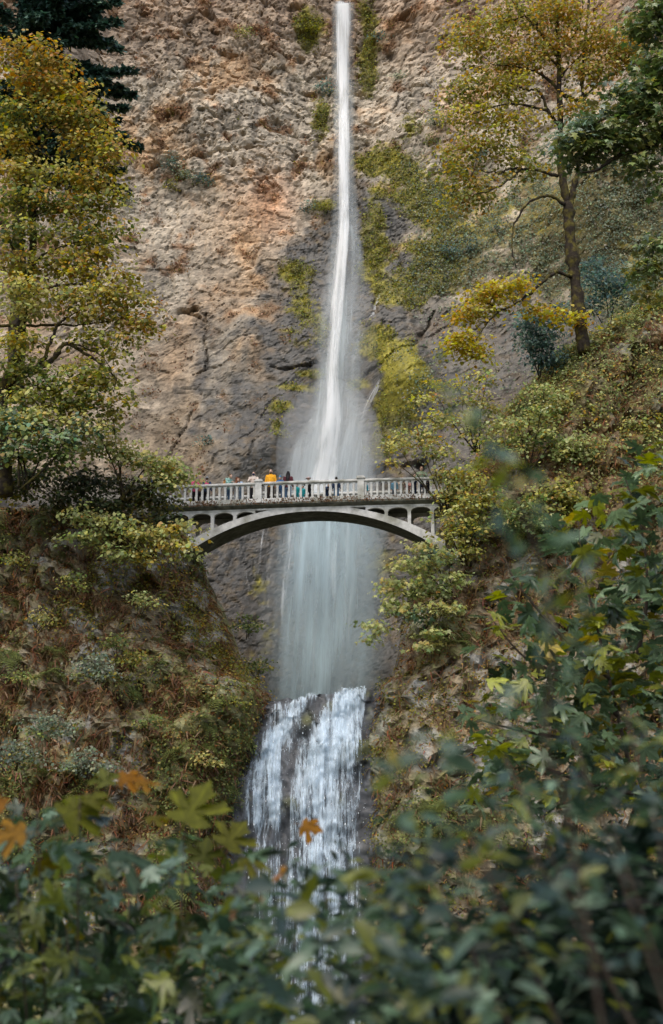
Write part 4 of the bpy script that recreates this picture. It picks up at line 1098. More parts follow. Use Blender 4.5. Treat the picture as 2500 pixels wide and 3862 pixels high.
    if style != 'bald':
        c = Acc(); c.add(*ellip(hc + np.array([0, .022, .026]) * hs, hr * np.array([1.13, 1.08, 1.02]), 14, 10))
        if style == 'long':
            c.add(*ovaltube([hc + np.array([0, .05, .05]), hc + np.array([0, .065, -.10]), (0, .10 - lean * .3, 1.38), (0, .125, 1.20)], [.08, .10, .115, .07], [.06, .055, .045, .03]))
            for x in (-1, 1): c.add(*tube([hc + np.array([x * .075, .01, .03]), hc + np.array([x * .09, 0, -.10]), hc + np.array([x * .10, -.03, -.22])], [.03, .034, .022], 8))
        if style == 'bun': c.add(*ellip(hc + np.array([0, .10, .06]), (.045, .045, .045)))
        part('hair', c, cloth(hair, .7, 'hair'), .016)
    if style == 'bald' and extra == 'beard':
        c = Acc(); c.add(*ellip(hc + np.array([0, -.045, -.078]) * hs, np.array([.062, .065, .052]) * hs)); part('beard', c, cloth((.035, .022, .015), .9, 'hair'), do=False)
    if extra == 'mask': c = Acc(); c.add(*ellip(hc + np.array([0, -.05, -.05]) * hs, np.array([.068, .068, .062]) * hs)); part('face_mask', c, cloth((.015, .025, .06)), do=False)
    if hat:
        kind, hcol = hat; c = Acc()
        c.add(*ellip(hc + np.array([0, .012, .055]) * hs, hr * np.array([1.18, 1.14, .78]), 14, 8))
        if kind == 'cap': c.add(*ellip(hc + np.array([0, -.12, .045]) * hs, np.array([.075, .075, .012]) * hs))
        if kind == 'brim': c.add(*ellip(hc + np.array([0, 0, .04]) * hs, np.array([.20, .20, .015]) * hs, 18, 6))
        if kind == 'beanie': c.add(*ellip(hc + np.array([0, 0, .16]) * hs, np.array([.03, .03, .03]) * hs))
        part('hat', c, cloth(hcol), do=False)
    if isinstance(extra, tuple):            # backpack or shoulder bag colour
        c = Acc(); c.add(*ellip((0, .19, 1.22), (.14, .10, .22))); 
        for x in (-.11, .11): c.add(*tube([(x, .15, 1.38), (x, -.08 - lean * .3, 1.46), (x, -.145, 1.25)], .022, 6))
        part('backpack', c, cloth(extra))
    return t
PINK = (.42, .06, .13); NAVY = (.022, .04, .085); JEAN = (.10, .17, .27); BLACK = (.012, .012, .014)
person(738, 1800, -.72, 'person in a pink jacket and blue hat hunched at the left of the railing', .2, PINK, BLACK, hat=('cap', (.03, .07, .22)), nod=1, lean=.25)
person(756, 1790, -.30, 'fair-haired person in a tan jacket behind the one in pink', -.4, (.30, .19, .09), (.03, .03, .03), hair=(.35, .25, .14), arms='down')
person(780, 1799, -.72, 'person with grey knitted hat, navy jacket and pink backpack at the railing', math.pi + .2, NAVY, BLACK, hat=('beanie', (.22, .24, .25)), extra=PINK, arms='down')
person(858, 1788, -.72, 'brown-haired person in a sea-green jacket looking down, tan bag on the back', 1.0, (.20, .34, .29), JEAN, hair=(.10, .055, .03), nod=1.4, lean=.2, extra=(.42, .20, .07))
person(893, 1800, -.70, 'person with long auburn hair and pale trousers facing away', math.pi - .3, (.30, .28, .27), (.50, .50, .52), hair=(.13, .045, .02), style='long', arms='down')
person(908, 1804, -.72, 'person in a light blue denim jacket beside the long auburn hair', -.6, (.26, .36, .48), (.20, .30, .42), hair=(.12, .06, .03), style='long', nod=1, lean=.2)
person(956, 1779, -.72, 'person in a cream checked jacket wearing a dark face mask', .1, (.48, .40, .34), (.035, .035, .04), hair=(.02, .014, .01), extra='mask')
person(1021, 1771, -.70, 'tall bald bearded person in a bright yellow-orange jacket', .05, (.72, .33, .02), (.05, .035, .028), style='bald', extra='beard', arms='down')
person(1056, 1796, -.72, 'short person in a blue knitted hat and blue jacket beside the yellow jacket', .1, (.03, .09, .22), (.10, .16, .25), hat=('beanie', (.07, .18, .30)), nod=.5)
person(1086, 1778, -.65, 'person with long black hair and maroon jacket seen from behind', math.pi, (.075, .018, .024), JEAN, hair=(.008, .007, .008), style='long', arms='down')
person(1120, 1835, -.72, 'small child in turquoise clothes seen through the balusters', .3, (.02, .36, .38), (.02, .33, .36), hair=(.05, .03, .02), arms='down', height=1.0)
person(1142, 1840, -.45, 'second small child in turquoise half behind the first', -.3, (.02, .30, .34), (.02, .28, .32), hair=(.03, .02, .015), arms='down', height=.98)
person(1163, 1800, -.70, 'person in black with a pale pink wide-brimmed hat', 0, BLACK, BLACK, hat=('brim', (.55, .38, .36)), hair=(.02, .015, .012))
person(1232, 1828, -.60, 'person in dark navy bent below the handrail', .6, NAVY, (.03, .05, .10), hair=(.02, .015, .012), lean=.5, nod=1.5)
person(1268, 1799, -.72, 'black-haired person in navy jacket and blue jeans facing away', math.pi, NAVY, (.05, .14, .26), hair=(.008, .007, .008), arms='down')
person(1376, 1830, -.62, 'child in teal just right of the right-hand post', 0, (.03, .22, .30), (.04, .20, .28), hair=(.03, .02, .015), arms='down', height=1.05)
person(1487, 1822, -.60, 'person in a patterned blue-teal top lower than the handrail', 0, (.10, .22, .30), (.03, .04, .06), hair=(.03, .02, .015), arms='down', height=1.15)
person(1516, 1812, -.66, 'person in cream clothes behind the balusters on the right', .4, (.56, .47, .36), (.52, .43, .33), hair=(.16, .09, .05), arms='chest', height=1.24)
person(1538, 1815, -.35, 'child in a pink top holding a dark bag behind the balusters', -.3, (.52, .26, .22), (.50, .38, .27), hair=(.10, .05, .03), arms='chest', height=1.18)
person(1560, 1790, -.70, 'person in navy leaning at the right-hand railing', .3, NAVY, (.02, .03, .06), hair=(.05, .03, .02), lean=.3, nod=1)
person(1590, 1756, -.30, 'tall short-haired person in a sage green jacket near the yellow sapling', .1, (.22, .27, .17), (.03, .04, .07), hair=(.12, .07, .04))
person(1612, 1800, -.68, 'person in dark clothes at the far right of the railing', -.2, (.025, .025, .035), (.015, .02, .03), hair=(.02, .015, .012))
person(0, 0, 0, 'person in dark navy with a cap on the path left of the bridge', -.5, NAVY, BLACK, hat=('cap', (.03, .03, .04)), hair=(.03, .02, .015), height=1.75, loc=at(568, 1905, 74.2), arms='down')

# path and iron fence left of the bridge
a = Acc(); pl = smoothline([bw(-8.5, 0, .30), bw(-10, .3, .26), at(500, 1935, 76) + np.array([0, 0, .6]), at(300, 1920, 78) + np.array([0, 0, .6])], 8)
n = len(pl); off_ = np.array([0, 1.2, 0]); lo = np.array([0, 0, -.5])
v = np.concatenate([pl - off_, pl + off_, pl + off_ + lo, pl - off_ + lo]); k = np.arange(n - 1)
a.add(v, np.concatenate([np.stack([k + q * n, k + 1 + q * n, k + 1 + ((q + 1) % 4) * n, k + ((q + 1) % 4) * n], 1) for q in range(4)])); a.obj('path', M['path'], kind='structure')
fb = pl[8] - off_; fence = thing('iron_fence', 'dark iron picket fence along the path left of the bridge', 'fence', tuple(fb))
fp = smoothline(pl[3:22:3] - off_ + np.array([0, .08, 0]), 6)
for zz in (.16, 1.02):
    a = Acc(); v, f = tube(fp + np.array([0, 0, zz]), .022, 5); a.add(v, f); shift(a, fb).obj('rail', M['iron'], fence)
pm = Acc(); v, f = tube([(0, 0, .02), (0, 0, 1.1)], .014, 5); pm.add(v, f); pme = pm.mesh('picket'); pme.materials.append(M['iron'])
seg = np.concatenate([[0], np.cumsum(np.linalg.norm(np.diff(fp, axis=0), axis=1))])
for q in np.arange(0.06, seg[-1], .13):
    p = np.array([np.interp(q, seg, fp[:, i]) for i in range(3)]); o = link('picket', pme, None, fence); o.location = p - fb

# ------------------------------------------------------------------ trees on the right
# big maple on the right slope
Y = 76.0
t = Tree('maple_tree', 'tall bigleaf maple with mossy forked trunk and yellowing crown on the right slope', 'tree', at(2200, 1330, Y))
trk = limb_pts([(2203, 1330), (2188, 1223), (2165, 1029), (2150, 890), (2141, 765)], Y, wig=.04)
t.limb(trk, .38, .33, 12, 'trunk')
A = limb_pts([(2141, 765), (2117, 647), (2112, 412), (2106, 235), (2100, 0), (2105, -260)], Y, wig=.04); t.limb(A, .24, .07, 10)
t.limb(limb_pts([(2150, 770), (2159, 735), (2179, 635), (2206, 441), (2194, 294), (2215, 60), (2240, -180)], Y, wig=.05), .19, .05, 8)
for pth, r0, r1 in [
    ([(2105, 664), (2012, 641, -.5), (1929, 635, -1), (1882, 650, -1.3), (1790, 640, -1.5)], .10, .03), ([(1965, 640, -.8), (1906, 688, -1.2), (1835, 723, -1.5), (1760, 735, -1.8)], .07, .02),
    ([(2130, 770, -.2), (2070, 738, -.6), (2012, 753, -.9), (1976, 782, -1), (1953, 823, -1), (1935, 853, -1), (1932, 941, -1), (1947, 1011, -1)], .10, .025),
    ([(2108, 470), (2065, 418, -.4), (2035, 347, -.6), (1976, 335, -.9), (1900, 300, -1.2)], .12, .03), ([(2065, 418, -.4), (1965, 394, -.8), (1890, 396, -1), (1780, 430, -1.2)], .09, .025),
    ([(2108, 340), (2035, 276, -.3), (1953, 253, -.6), (1850, 240, -.8)], .10, .025), ([(2104, 215), (2035, 118, -.3), (2006, 59, -.4), (1929, 76, -.6), (1835, 88, -.8)], .10, .025), ([(2030, 118, -.3), (1930, 0, -.4), (1880, -90, -.5)], .07, .02),
    ([(2110, 350), (2160, 372, .2), (2188, 376, .2), (2223, 347, .2), (2276, 300, .2), (2370, 253, .3), (2450, 200, .4)], .13, .03), ([(2110, 190), (2153, 150), (2188, 80), (2200, -50)], .08, .02),
    ([(2160, 1035), (2147, 1041, -.3), (2100, 1026, -.7), (2059, 1053, -1), (1953, 1141, -1.4), (1882, 1176, -1.6), (1835, 1223, -1.7), (1794, 1288, -1.8)], .13, .025), ([(1882, 1176, -1.6), (1850, 1150, -1.7), (1780, 1120, -1.8)], .05, .015), ([(2106, 250), (2050, 190, -.2), (2040, 40, -.3)], .09, .02), ([(2110, 300), (2150, 250, .3), (2290, 120, .5)], .08, .02)]:
    t.limb(limb_pts(pth, Y, wig=.05), r0, r1, 7)
OY = [('olive', 3), ('yellow', 2), ('rust', 1)]; RO = [('rust', 3), ('olive', 2), ('yellow', 1)]; YO = [('yellow', 3), ('orange', 1.3), ('olive', 1.5)]
px_clumps(t, Y - .8, [(1790, 140, 140, 90, OY), (1960, 40, 150, 80, OY), (2130, 30, 130, 90, RO), (2270, 150, 130, 110, RO), (2060, 170, 130, 70, RO), (1900, 230, 130, 70, OY), (1780, 330, 130, 60, OY), (1930, 330, 120, 50, YO), (1800, 430, 130, 60, YO), (1960, 450, 110, 45, YO),
    (1740, 560, 90, 60, OY), (1850, 540, 110, 45, OY), (1720, 660, 60, 60, OY), (1810, 680, 90, 35, OY), (1760, 750, 90, 35, OY), (1950, 590, 80, 35, 'olive'), (2240, 270, 110, 60, RO), (2180, 400, 80, 60, RO), (2360, 180, 100, 90, RO), (2000, 640, 60, 20, 'olive'), (1830, 740, 60, 30, 'olive')], dens=1.0, leaf=.17, per=18, spread=.5)
px_clumps(t, Y - 1.6, [(1850, 1110, 110, 45, [('orange', 3), ('yellow', 2)]), (1760, 1180, 70, 40, [('orange', 2), ('yellow', 2)]), (1735, 1290, 75, 48, 'orange'), (1960, 1070, 60, 25, 'orange'), (1800, 1330, 50, 25, 'orange')], dens=1.5, leaf=.19, per=22, spread=.4)
px_clumps(t, Y - .6, [(2060, 1180, 80, 35, 'orange'), (2170, 1190, 60, 35, 'orange'), (2020, 1160, 50, 25, 'yellow')], dens=1.2, leaf=.19, per=14, spread=.4)
t.finish()

# nearer green maple whose boughs reach in from the right edge
Y = 38.0
t = Tree('maple_tree', 'nearer green maple reaching in from the right edge with glossy leaf sprays', 'tree', (19.5, 38, -4.5))
t.limb(smoothline([(19.5, 38, -4.5), (19.2, 38.2, 4), (18.6, 38, 12), (18.0, 37.5, 20), (17.5, 37.5, 27)], 6), .45, .16, 10, 'trunk')
for pth, r0, r1 in [([(3400, 420, .5), (2700, 420), (2500, 520, -.5), (2420, 560, -.6), (2330, 590, -.7), (2250, 640, -.8), (2195, 650, -.9)], .15, .02), ([(2520, 500, -.4), (2400, 420, -.6), (2300, 440, -.8), (2180, 500, -1)], .08, .015), ([(3200, 900), (2700, 980), (2540, 1010), (2440, 1020), (2370, 1040)], .09, .015), ([(3000, -50), (2650, 60), (2500, 100), (2380, 90)], .09, .015), ([(2560, 420), (2480, 330), (2420, 300)], .05, .01)]:
    t.limb(limb_pts(pth, Y, wig=.02), r0, r1, 7)
px_clumps(t, Y - .7, [(2130, 520, 95, 45, [('bluegreen', 2), ('green', 2)]), (2240, 470, 100, 60, [('bluegreen', 2), ('green', 2)]), (2200, 580, 100, 40, 'green'), (2330, 530, 100, 70, 'green'), (2370, 400, 110, 80, [('green', 3), ('bluegreen', 1)]), (2460, 300, 90, 110, 'green'), (2470, 480, 80, 90, 'green'), (2420, 620, 80, 30, 'green'),
    (2430, 1020, 70, 45, [('green', 2), ('olive', 1)]), (2480, 930, 60, 40, 'green'), (2450, 1090, 50, 30, 'olive'), (2440, 110, 90, 60, 'green'), (2490, 30, 90, 60, 'green'), (2520, 700, 50, 60, 'green'), (2600, 300, 120, 300, 'green')], dens=3.4, leaf=.165, per=17, spread=.24, tpl='star', jit=.5)
t.finish(mat=mat_leaf('glossy_leaf', 'tint', .32, .28, .7))

# ------------------------------------------------------------------ trees on the left
Y = 67.0
t = Tree('maple_tree', 'large yellow-leaved bigleaf maple filling the left edge above the bank', 'tree', at(20, 1860, Y))
t.limb(limb_pts([(20, 1870), (5, 1640), (12, 1499), (46, 1393), (74, 1300), (83, 1222), (112, 1060), (125, 880), (100, 620), (95, 400), (80, 230)], Y, wig=.05), .42, .06, 12, 'trunk')
for pth, r0, r1 in [([(8, 1500), (69, 1411, -.4), (139, 1388, -.7), (208, 1346, -.9), (245, 1296, -1), (323, 1333, -1.2), (393, 1383, -1.4), (440, 1430, -1.5)], .20, .03), ([(150, 1380, -.7), (172, 1340, -.8), (194, 1277, -.9), (217, 1226, -1), (254, 1199, -1.1), (330, 1150, -1.3)], .13, .03),
    ([(-60, 1232, .3), (80, 1228), (208, 1226, -.5), (300, 1224, -.8), (393, 1215, -1), (480, 1190, -1.1)], .09, .02), ([(245, 1296, -1), (300, 1305, -1.2), (380, 1340, -1.4), (420, 1400, -1.5)], .06, .015), ([(125, 880), (139, 739, -.3), (194, 711, -.5), (280, 660, -.8), (360, 640, -1)], .12, .025), ([(120, 1000), (152, 970, -.2), (230, 930, -.5), (330, 900, -.8)], .10, .02),
    ([(105, 640), (148, 564, -.3), (194, 499, -.5), (260, 440, -.7)], .10, .02), ([(112, 1060), (60, 960, .2), (0, 845, .4), (-60, 780, .6)], .11, .03), ([(95, 420), (150, 350, -.3), (230, 300, -.5)], .08, .02), ([(100, 1120), (200, 1080, -.4), (320, 1070, -.8), (430, 1090, -1)], .09, .02), ([(30, 1440), (70, 1500, -.3), (110, 1580, -.4), (106, 1640, -.4)], .06, .03), ([(200, 1500, -.8), (225, 1560, -.8), (205, 1620, -.8)], .05, .03), ([(10, 1500), (-60, 1450, .3), (-200, 1400, .5)], .15, .05), ([(150, 560, -.3), (180, 590, -.5), (250, 580, -.8), (290, 560, -.9)], .05, .01), ([(150, 564, -.3), (200, 540, -.5), (260, 545, -.8)], .05, .01)]:
    t.limb(limb_pts(pth, Y, wig=.05), r0, r1, 7)
Yw = [('yellow', 2.0), ('olive', 2.2), ('rust', 1.6), ('orange', .3)]
px_clumps(t, Y - .8, [(70, 180, 130, 60, [('rust', 3), ('olive', 1.5)]), (190, 230, 90, 50, [('rust', 3), ('olive', 1)]), (120, 310, 150, 60, [('rust', 2), ('yellow', 1), ('olive', 2)]), (260, 340, 80, 60, Yw), (60, 420, 120, 60, [('olive', 3), ('green', 1.5)]), (240, 430, 110, 55, Yw), (350, 450, 70, 60, Yw), (60, 540, 90, 50, Yw), (330, 530, 90, 50, Yw), (100, 640, 130, 50, [('yellow', 3), ('pale', 1)]), (270, 660, 120, 45, Yw), (390, 620, 60, 50, Yw), (370, 690, 70, 35, Yw),
    (80, 740, 140, 50, [('olive', 3), ('green', 2)]), (250, 770, 130, 50, [('olive', 2), ('green', 2), ('rust', 1)]), (360, 790, 60, 60, [('olive', 3), ('yellow', 1)]), (60, 860, 110, 50, [('green', 2), ('olive', 2)]), (300, 880, 110, 50, [('olive', 2), ('green', 2), ('yellow', 1)]), (370, 940, 60, 70, Yw), (60, 980, 120, 45, Yw), (220, 990, 110, 50, [('olive', 2), ('yellow', 1)]), (340, 1030, 90, 40, Yw)], dens=1.25, leaf=.19, per=20, spread=.5)
px_clumps(t, Y - 1.4, [(90, 1100, 140, 45, [('yellow', 2), ('pale', 1), ('olive', 1)]), (260, 1110, 120, 40, [('yellow', 2), ('pale', 1.2), ('olive', 1)]), (420, 1100, 100, 40, Yw), (500, 1120, 50, 40, [('yellow', 2), ('olive', 2)]), (400, 1180, 120, 40, Yw), (520, 1210, 60, 50, Yw), (110, 1160, 120, 30, 'pale'), (350, 1270, 90, 28, [('olive', 3), ('yellow', 1)]), (480, 1270, 60, 30, [('olive', 2), ('yellow', 1)]),
    (60, 1290, 90, 40, 'olive'), (310, 1400, 110, 45, [('olive', 3), ('green', 1.5), ('yellow', 1)]), (180, 1430, 110, 40, [('green', 2), ('olive', 2)]), (380, 1450, 50, 45, [('olive', 2), ('yellow', 1)]), (60, 1380, 100, 50, [('olive', 2), ('green', 1)]), (120, 1500, 120, 40, [('olive', 2), ('pale', 1), ('green', 1)]), (230, 1530, 110, 40, [('olive', 2), ('green', 1)]), (30, 1560, 80, 40, [('green', 1), ('olive', 1)]), (420, 1330, 60, 30, 'olive'), (450, 860, 40, 35, Yw), (430, 540, 45, 40, Yw), (470, 1040, 55, 35, Yw), (560, 1150, 35, 25, Yw), (430, 740, 40, 35, Yw), (460, 1500, 50, 35, [('olive', 2), ('pale', 1)]), (420, 1420, 50, 30, 'olive'), (330, 1500, 90, 40, [('olive', 2), ('green', 1)])], dens=1.25, leaf=.19, per=20, spread=.48)
t.finish()

# dark conifer behind it, top left
Y = 80.0
t = Tree('conifer_tree', 'dark blue-green conifer with drooping boughs at the top left corner', 'tree', at(60, 1500, Y))
trunk = limb_pts([(60, 1500), (70, 900), (80, 400), (85, -500)], Y, wig=.02); t.limb(trunk, .5, .2, 10, 'trunk')
nb = 150
for k in range(nb):
    py0 = -330 + 960 * k / nb + rng.normal() * 30
    ang = rng.uniform(-1.9, 1.0) if k % 3 else rng.uniform(-.5, .5)
    reach = np.interp(py0, [-330, 60, 250, 420, 560, 660], [5.2, 7.0, 7.0, 6.8, 6.6, 4.0]) * rng.uniform(.5, 1.1)
    b0 = at(82, py0, Y); dirv = np.array([math.cos(ang), math.sin(ang) * 1.0 - .25, 0]); dirv /= np.linalg.norm(dirv)
    tt = np.linspace(0, 1, 7)[:, None]
    pts = b0 + dirv * reach * tt + np.array([0, 0, 1]) * (-rng.uniform(.2, .5) * reach * tt ** 1.3 + .12 * reach * tt ** 3.2)
    v, f = tube(pts, np.linspace(.06, .012, 7), 4, False); t.tw.add(v, f)
    ns = int(26 * reach)
    q = rng.random(ns) ** .75; side = rng.choice([-1, 1], ns); ln = (.9 * (1 - q) + .28) * rng.uniform(.5, 1.1, ns)
    P0 = np.stack([np.interp(q, tt[:, 0], pts[:, i]) for i in range(3)], 1)
    lat = np.cross(dirv, [0, 0, 1.0])
    hd = lat[None] * side[:, None] + dirv[None] * .55 + rng.normal(size=(ns, 3)) * .15 + np.array([0, 0, -.35])
    hd /= np.linalg.norm(hd, axis=1)[:, None]
    # each sprig: a fan of needle tufts along it
    for s_ in (0.0, .25, .5, .75):
        cloud(t.lv, 'quad', P0 + hd * (ln * s_)[:, None] + rng.normal(size=(ns, 3)) * .03, np.array([0, -.3, 1.0])[None] + .5 * rng.normal(size=(ns, 3)), (.30 + .16 * rng.random(ns)), colours('conifer', ns), hd + .5 * rng.normal(size=(ns, 3)) + np.array([0, 0, -.3]))
t.finish(mat=M['needle'])

# ------------------------------------------------------------------ shrubs and small trees round the bridge and on the banks
def shrub(name, label, cat, base, Y, clumps, dens=1.2, leaf=.17, per=18, spread=.35, tpl='small', stems=4, group=None, mat=None, r=.05, jit=.6, up=(0, -.3, 1)):
    """base: photograph position of its foot"""
    b = at(base[0], base[1], Y + .5)
    t = Tree(name, label, cat, b, group)
    for k in range(stems):
        q = clumps[k % len(clumps)]
        c = at(q[0] + rng.normal() * q[2] * .3, q[1], Y + rng.normal() * .3)
        b0 = b + np.array([rng.normal() * .12, rng.normal() * .12, -.2])
        mid = (b0 + c) / 2 + rng.normal(size=3) * .15 + np.array([0, 0, .2])
        t.limb(smoothline([b0, mid, c], 5), r, r * .25, 5, 'stem')
    px_clumps(t, Y, clumps, dens=dens, leaf=leaf, per=per, spread=spread, tpl=tpl, jit=jit, up=up)
    return t.finish('foliage', mat)

PG = [('palegreen', 3), ('pale', 1)]; PY_ = [('pale', 3), ('palegreen', 2)]; YG = [('yellow', 2), ('pale', 1.5), ('palegreen', 1.5)]
# left of the bridge
shrub('maple_sapling', 'blue-green leafy sapling low on the left, under the big maple boughs', 'sapling', (90, 1830), 65.0, [(40, 1580, 90, 35, [('bluegreen', 2), ('palegreen', 1)]), (150, 1570, 80, 35, [('palegreen', 2), ('pale', 1)]), (90, 1620, 110, 40, [('bluegreen', 1), ('palegreen', 1)]), (220, 1650, 110, 38, [('bluegreen', 1), ('palegreen', 1)]), (60, 1690, 110, 35, [('bluegreen', 2), ('palegreen', 1)]), (310, 1600, 70, 40, [('bluegreen', 1), ('pale', 1)]), (200, 1710, 90, 25, 'green')], 1.7, .2, 18, .4, stems=5, r=.07)
shrub('maple_sapling', 'pale yellow-green maple sapling leaning over the left end of the bridge', 'sapling', (470, 1870), 67.2, [(400, 1640, 70, 50, PY_), (470, 1700, 90, 40, PY_), (560, 1740, 90, 40, PG), (640, 1760, 75, 45, PG), (690, 1780, 45, 34, PG), (715, 1815, 30, 26, PG), (640, 1830, 60, 26, PY_), (420, 1560, 30, 60, YG), (340, 1690, 70, 35, PY_), (600, 1800, 60, 25, PG)], 1.7, .17, 17, .34, stems=8, r=.06)
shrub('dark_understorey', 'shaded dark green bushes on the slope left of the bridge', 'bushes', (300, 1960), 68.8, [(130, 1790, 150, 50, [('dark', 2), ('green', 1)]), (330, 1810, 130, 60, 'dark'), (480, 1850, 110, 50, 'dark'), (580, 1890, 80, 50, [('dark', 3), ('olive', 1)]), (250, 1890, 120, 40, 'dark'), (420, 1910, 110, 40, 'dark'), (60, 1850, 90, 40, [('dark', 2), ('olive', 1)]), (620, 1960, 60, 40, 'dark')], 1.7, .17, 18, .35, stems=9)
shrub('maple_shrub', 'yellow-leaved shrub spilling over the bank beneath the left end of the bridge', 'shrub', (560, 2090), 66.8, [(300, 1945, 90, 35, PG), (420, 1960, 80, 35, PY_), (350, 2020, 100, 35, PG), (500, 2010, 90, 30, YG), (590, 2040, 90, 40, YG), (680, 2050, 60, 35, YG), (470, 2085, 90, 30, PG), (640, 2000, 40, 40, 'yellow'), (690, 1985, 40, 35, YG), (560, 2100, 70, 22, YG), (720, 2085, 36, 22, PG)], 1.6, .17, 15, .34, stems=9, r=.04)
# right of the bridge and the slope above it
shrub('maple_sapling', 'yellow maple sapling overhanging the right end of the bridge railing', 'sapling', (1690, 1930), 70.3, [(1500, 1680, 70, 26, YG), (1580, 1640, 80, 36, YG), (1650, 1690, 70, 40, YG), (1470, 1740, 40, 16, YG), (1690, 1790, 50, 50, YG), (1720, 1830, 50, 50, YG), (1780, 1800, 50, 60, YG), (1700, 1870, 50, 50, [('yellow', 2), ('palegreen', 2)]), (1660, 1580, 70, 35, [('pale', 2), ('orange', 1), ('palegreen', 1)])], 1.6, .16, 16, .3, stems=8, r=.05)
shrub('maple_sapling', 'orange-tipped thin sapling on the slope above the right end of the bridge', 'sapling', (1800, 1690), 72.5, [(1620, 1500, 70, 22, [('pale', 2), ('orange', 1.5)]), (1700, 1440, 70, 30, [('yellow', 2), ('orange', 1), ('palegreen', 1)]), (1760, 1500, 80, 35, YG), (1730, 1570, 90, 35, YG), (1820, 1420, 60, 35, [('palegreen', 2), ('yellow', 1)]), (1850, 1540, 60, 35, YG), (1790, 1630, 70, 35, YG)], 1.2, .16, 15, .34, stems=7, r=.045)
shrub('maple_shrub', 'grey-green bush at the middle of the right slope with a mossy arching stem', 'shrub', (1990, 1760), 71.5, [(1930, 1600, 80, 50, PG), (2010, 1560, 80, 50, [('palegreen', 2), ('green', 2)]), (1960, 1680, 90, 40, [('palegreen', 2), ('green', 1)]), (2060, 1640, 70, 40, [('green', 2), ('palegreen', 1)]), (1850, 1680, 60, 45, [('olive', 2), ('green', 2)]), (2060, 1480, 70, 40, 'palegreen')], 1.3, .16, 16, .34, stems=6)
shrub('maple_shrub', 'yellow-green thicket below the right end of the bridge deck', 'shrub', (1760, 2120), 69.3, [(1690, 1950, 60, 45, YG), (1760, 1900, 70, 50, [('olive', 2), ('palegreen', 1)]), (1710, 2020, 70, 40, [('olive', 2), ('pale', 1)]), (1800, 1990, 70, 50, [('olive', 2), ('green', 1)]), (1840, 1860, 60, 60, [('olive', 2), ('green', 1)]), (1770, 2080, 60, 35, 'olive')], 1.5, .16, 15, .3, stems=6)
shrub('maple_shrub', 'green broad-leaved shrub hanging over the gorge below the right end of the arch', 'shrub', (1690, 2220), 67.6, [(1600, 2060, 60, 28, PG), (1560, 2130, 80, 40, PG), (1660, 2100, 70, 40, [('palegreen', 2), ('bluegreen', 1)]), (1500, 2210, 90, 40, PG), (1620, 2220, 90, 45, [('palegreen', 2), ('green', 1)]), (1480, 2290, 70, 30, PG), (1580, 2310, 90, 35, [('bluegreen', 1), ('palegreen', 1)]), (1700, 2290, 60, 35, PG), (1420, 2350, 60, 22, PG), (1640, 2390, 60, 30, PG), (1380, 2400, 45, 16, 'palegreen'), (1610, 2430, 40, 22, PG), (1720, 2170, 60, 40, PG)], 1.7, .18, 15, .3, stems=12, r=.04, tpl='star')
shrub('fir_sapling', 'blue-grey young fir at the foot of the forked maple trunk', 'sapling', (2040, 1420), 77.5, [(2040, 1290, 80, 70, 'fir'), (2000, 1220, 60, 60, 'fir'), (2090, 1200, 60, 70, 'fir'), (2060, 1350, 80, 40, 'fir')], 1.5, .22, 18, .35, stems=3, tpl='quad')
shrub('fir_sapling', 'blue-grey feathery young trees behind the forked maple trunk, towards the right edge', 'sapling', (2300, 1250), 82, [(2250, 1020, 80, 90, 'fir'), (2330, 1080, 70, 80, 'fir'), (2220, 1130, 60, 60, [('fir', 2), ('grey', 1)]), (2400, 1150, 80, 60, [('grey', 2), ('palegreen', 1)])], 1.2, .22, 16, .4, stems=4, tpl='quad')
slope = [((2200, 1460), 78, 'palegreen', 'pale green bush just right of the forked maple trunk base'), ((2330, 1330), 79, 'grey', 'grey-green bush at the right edge of the upper slope'), ((2420, 1480), 77, 'palegreen', 'light green bush high on the right edge of the slope'), ((2120, 1560), 75, 'olive', 'olive bush halfway up the right slope under the fir sapling'),
    ((2300, 1560), 75.5, 'green', 'dark green bush in the middle of the upper right slope'), ((2440, 1640), 74, 'olive', 'olive bush by the right edge above the brown grass'), ((2180, 1700), 73, 'palegreen', 'pale bush left of the brown grass patch'), ((2120, 1880), 71, 'olive', 'low olive bush under the brown grass patch'), ((1990, 1960), 70, 'green', 'green bush between the bridge end and the near dark leaves')]
for (x, y), Yb, pal, lab in slope:
    shrub('slope_bush', lab, 'bush', (x, y + 60), Yb - .8, [(x - 50, y, 85, 50, [(pal, 3), ('palegreen', 1)]), (x + 60, y + 15, 85, 45, [(pal, 3), ('palegreen', .8)]), (x, y - 45, 75, 40, [(pal, 3), ('palegreen', .6)])], 1.6, .16, 16, .34, stems=3)
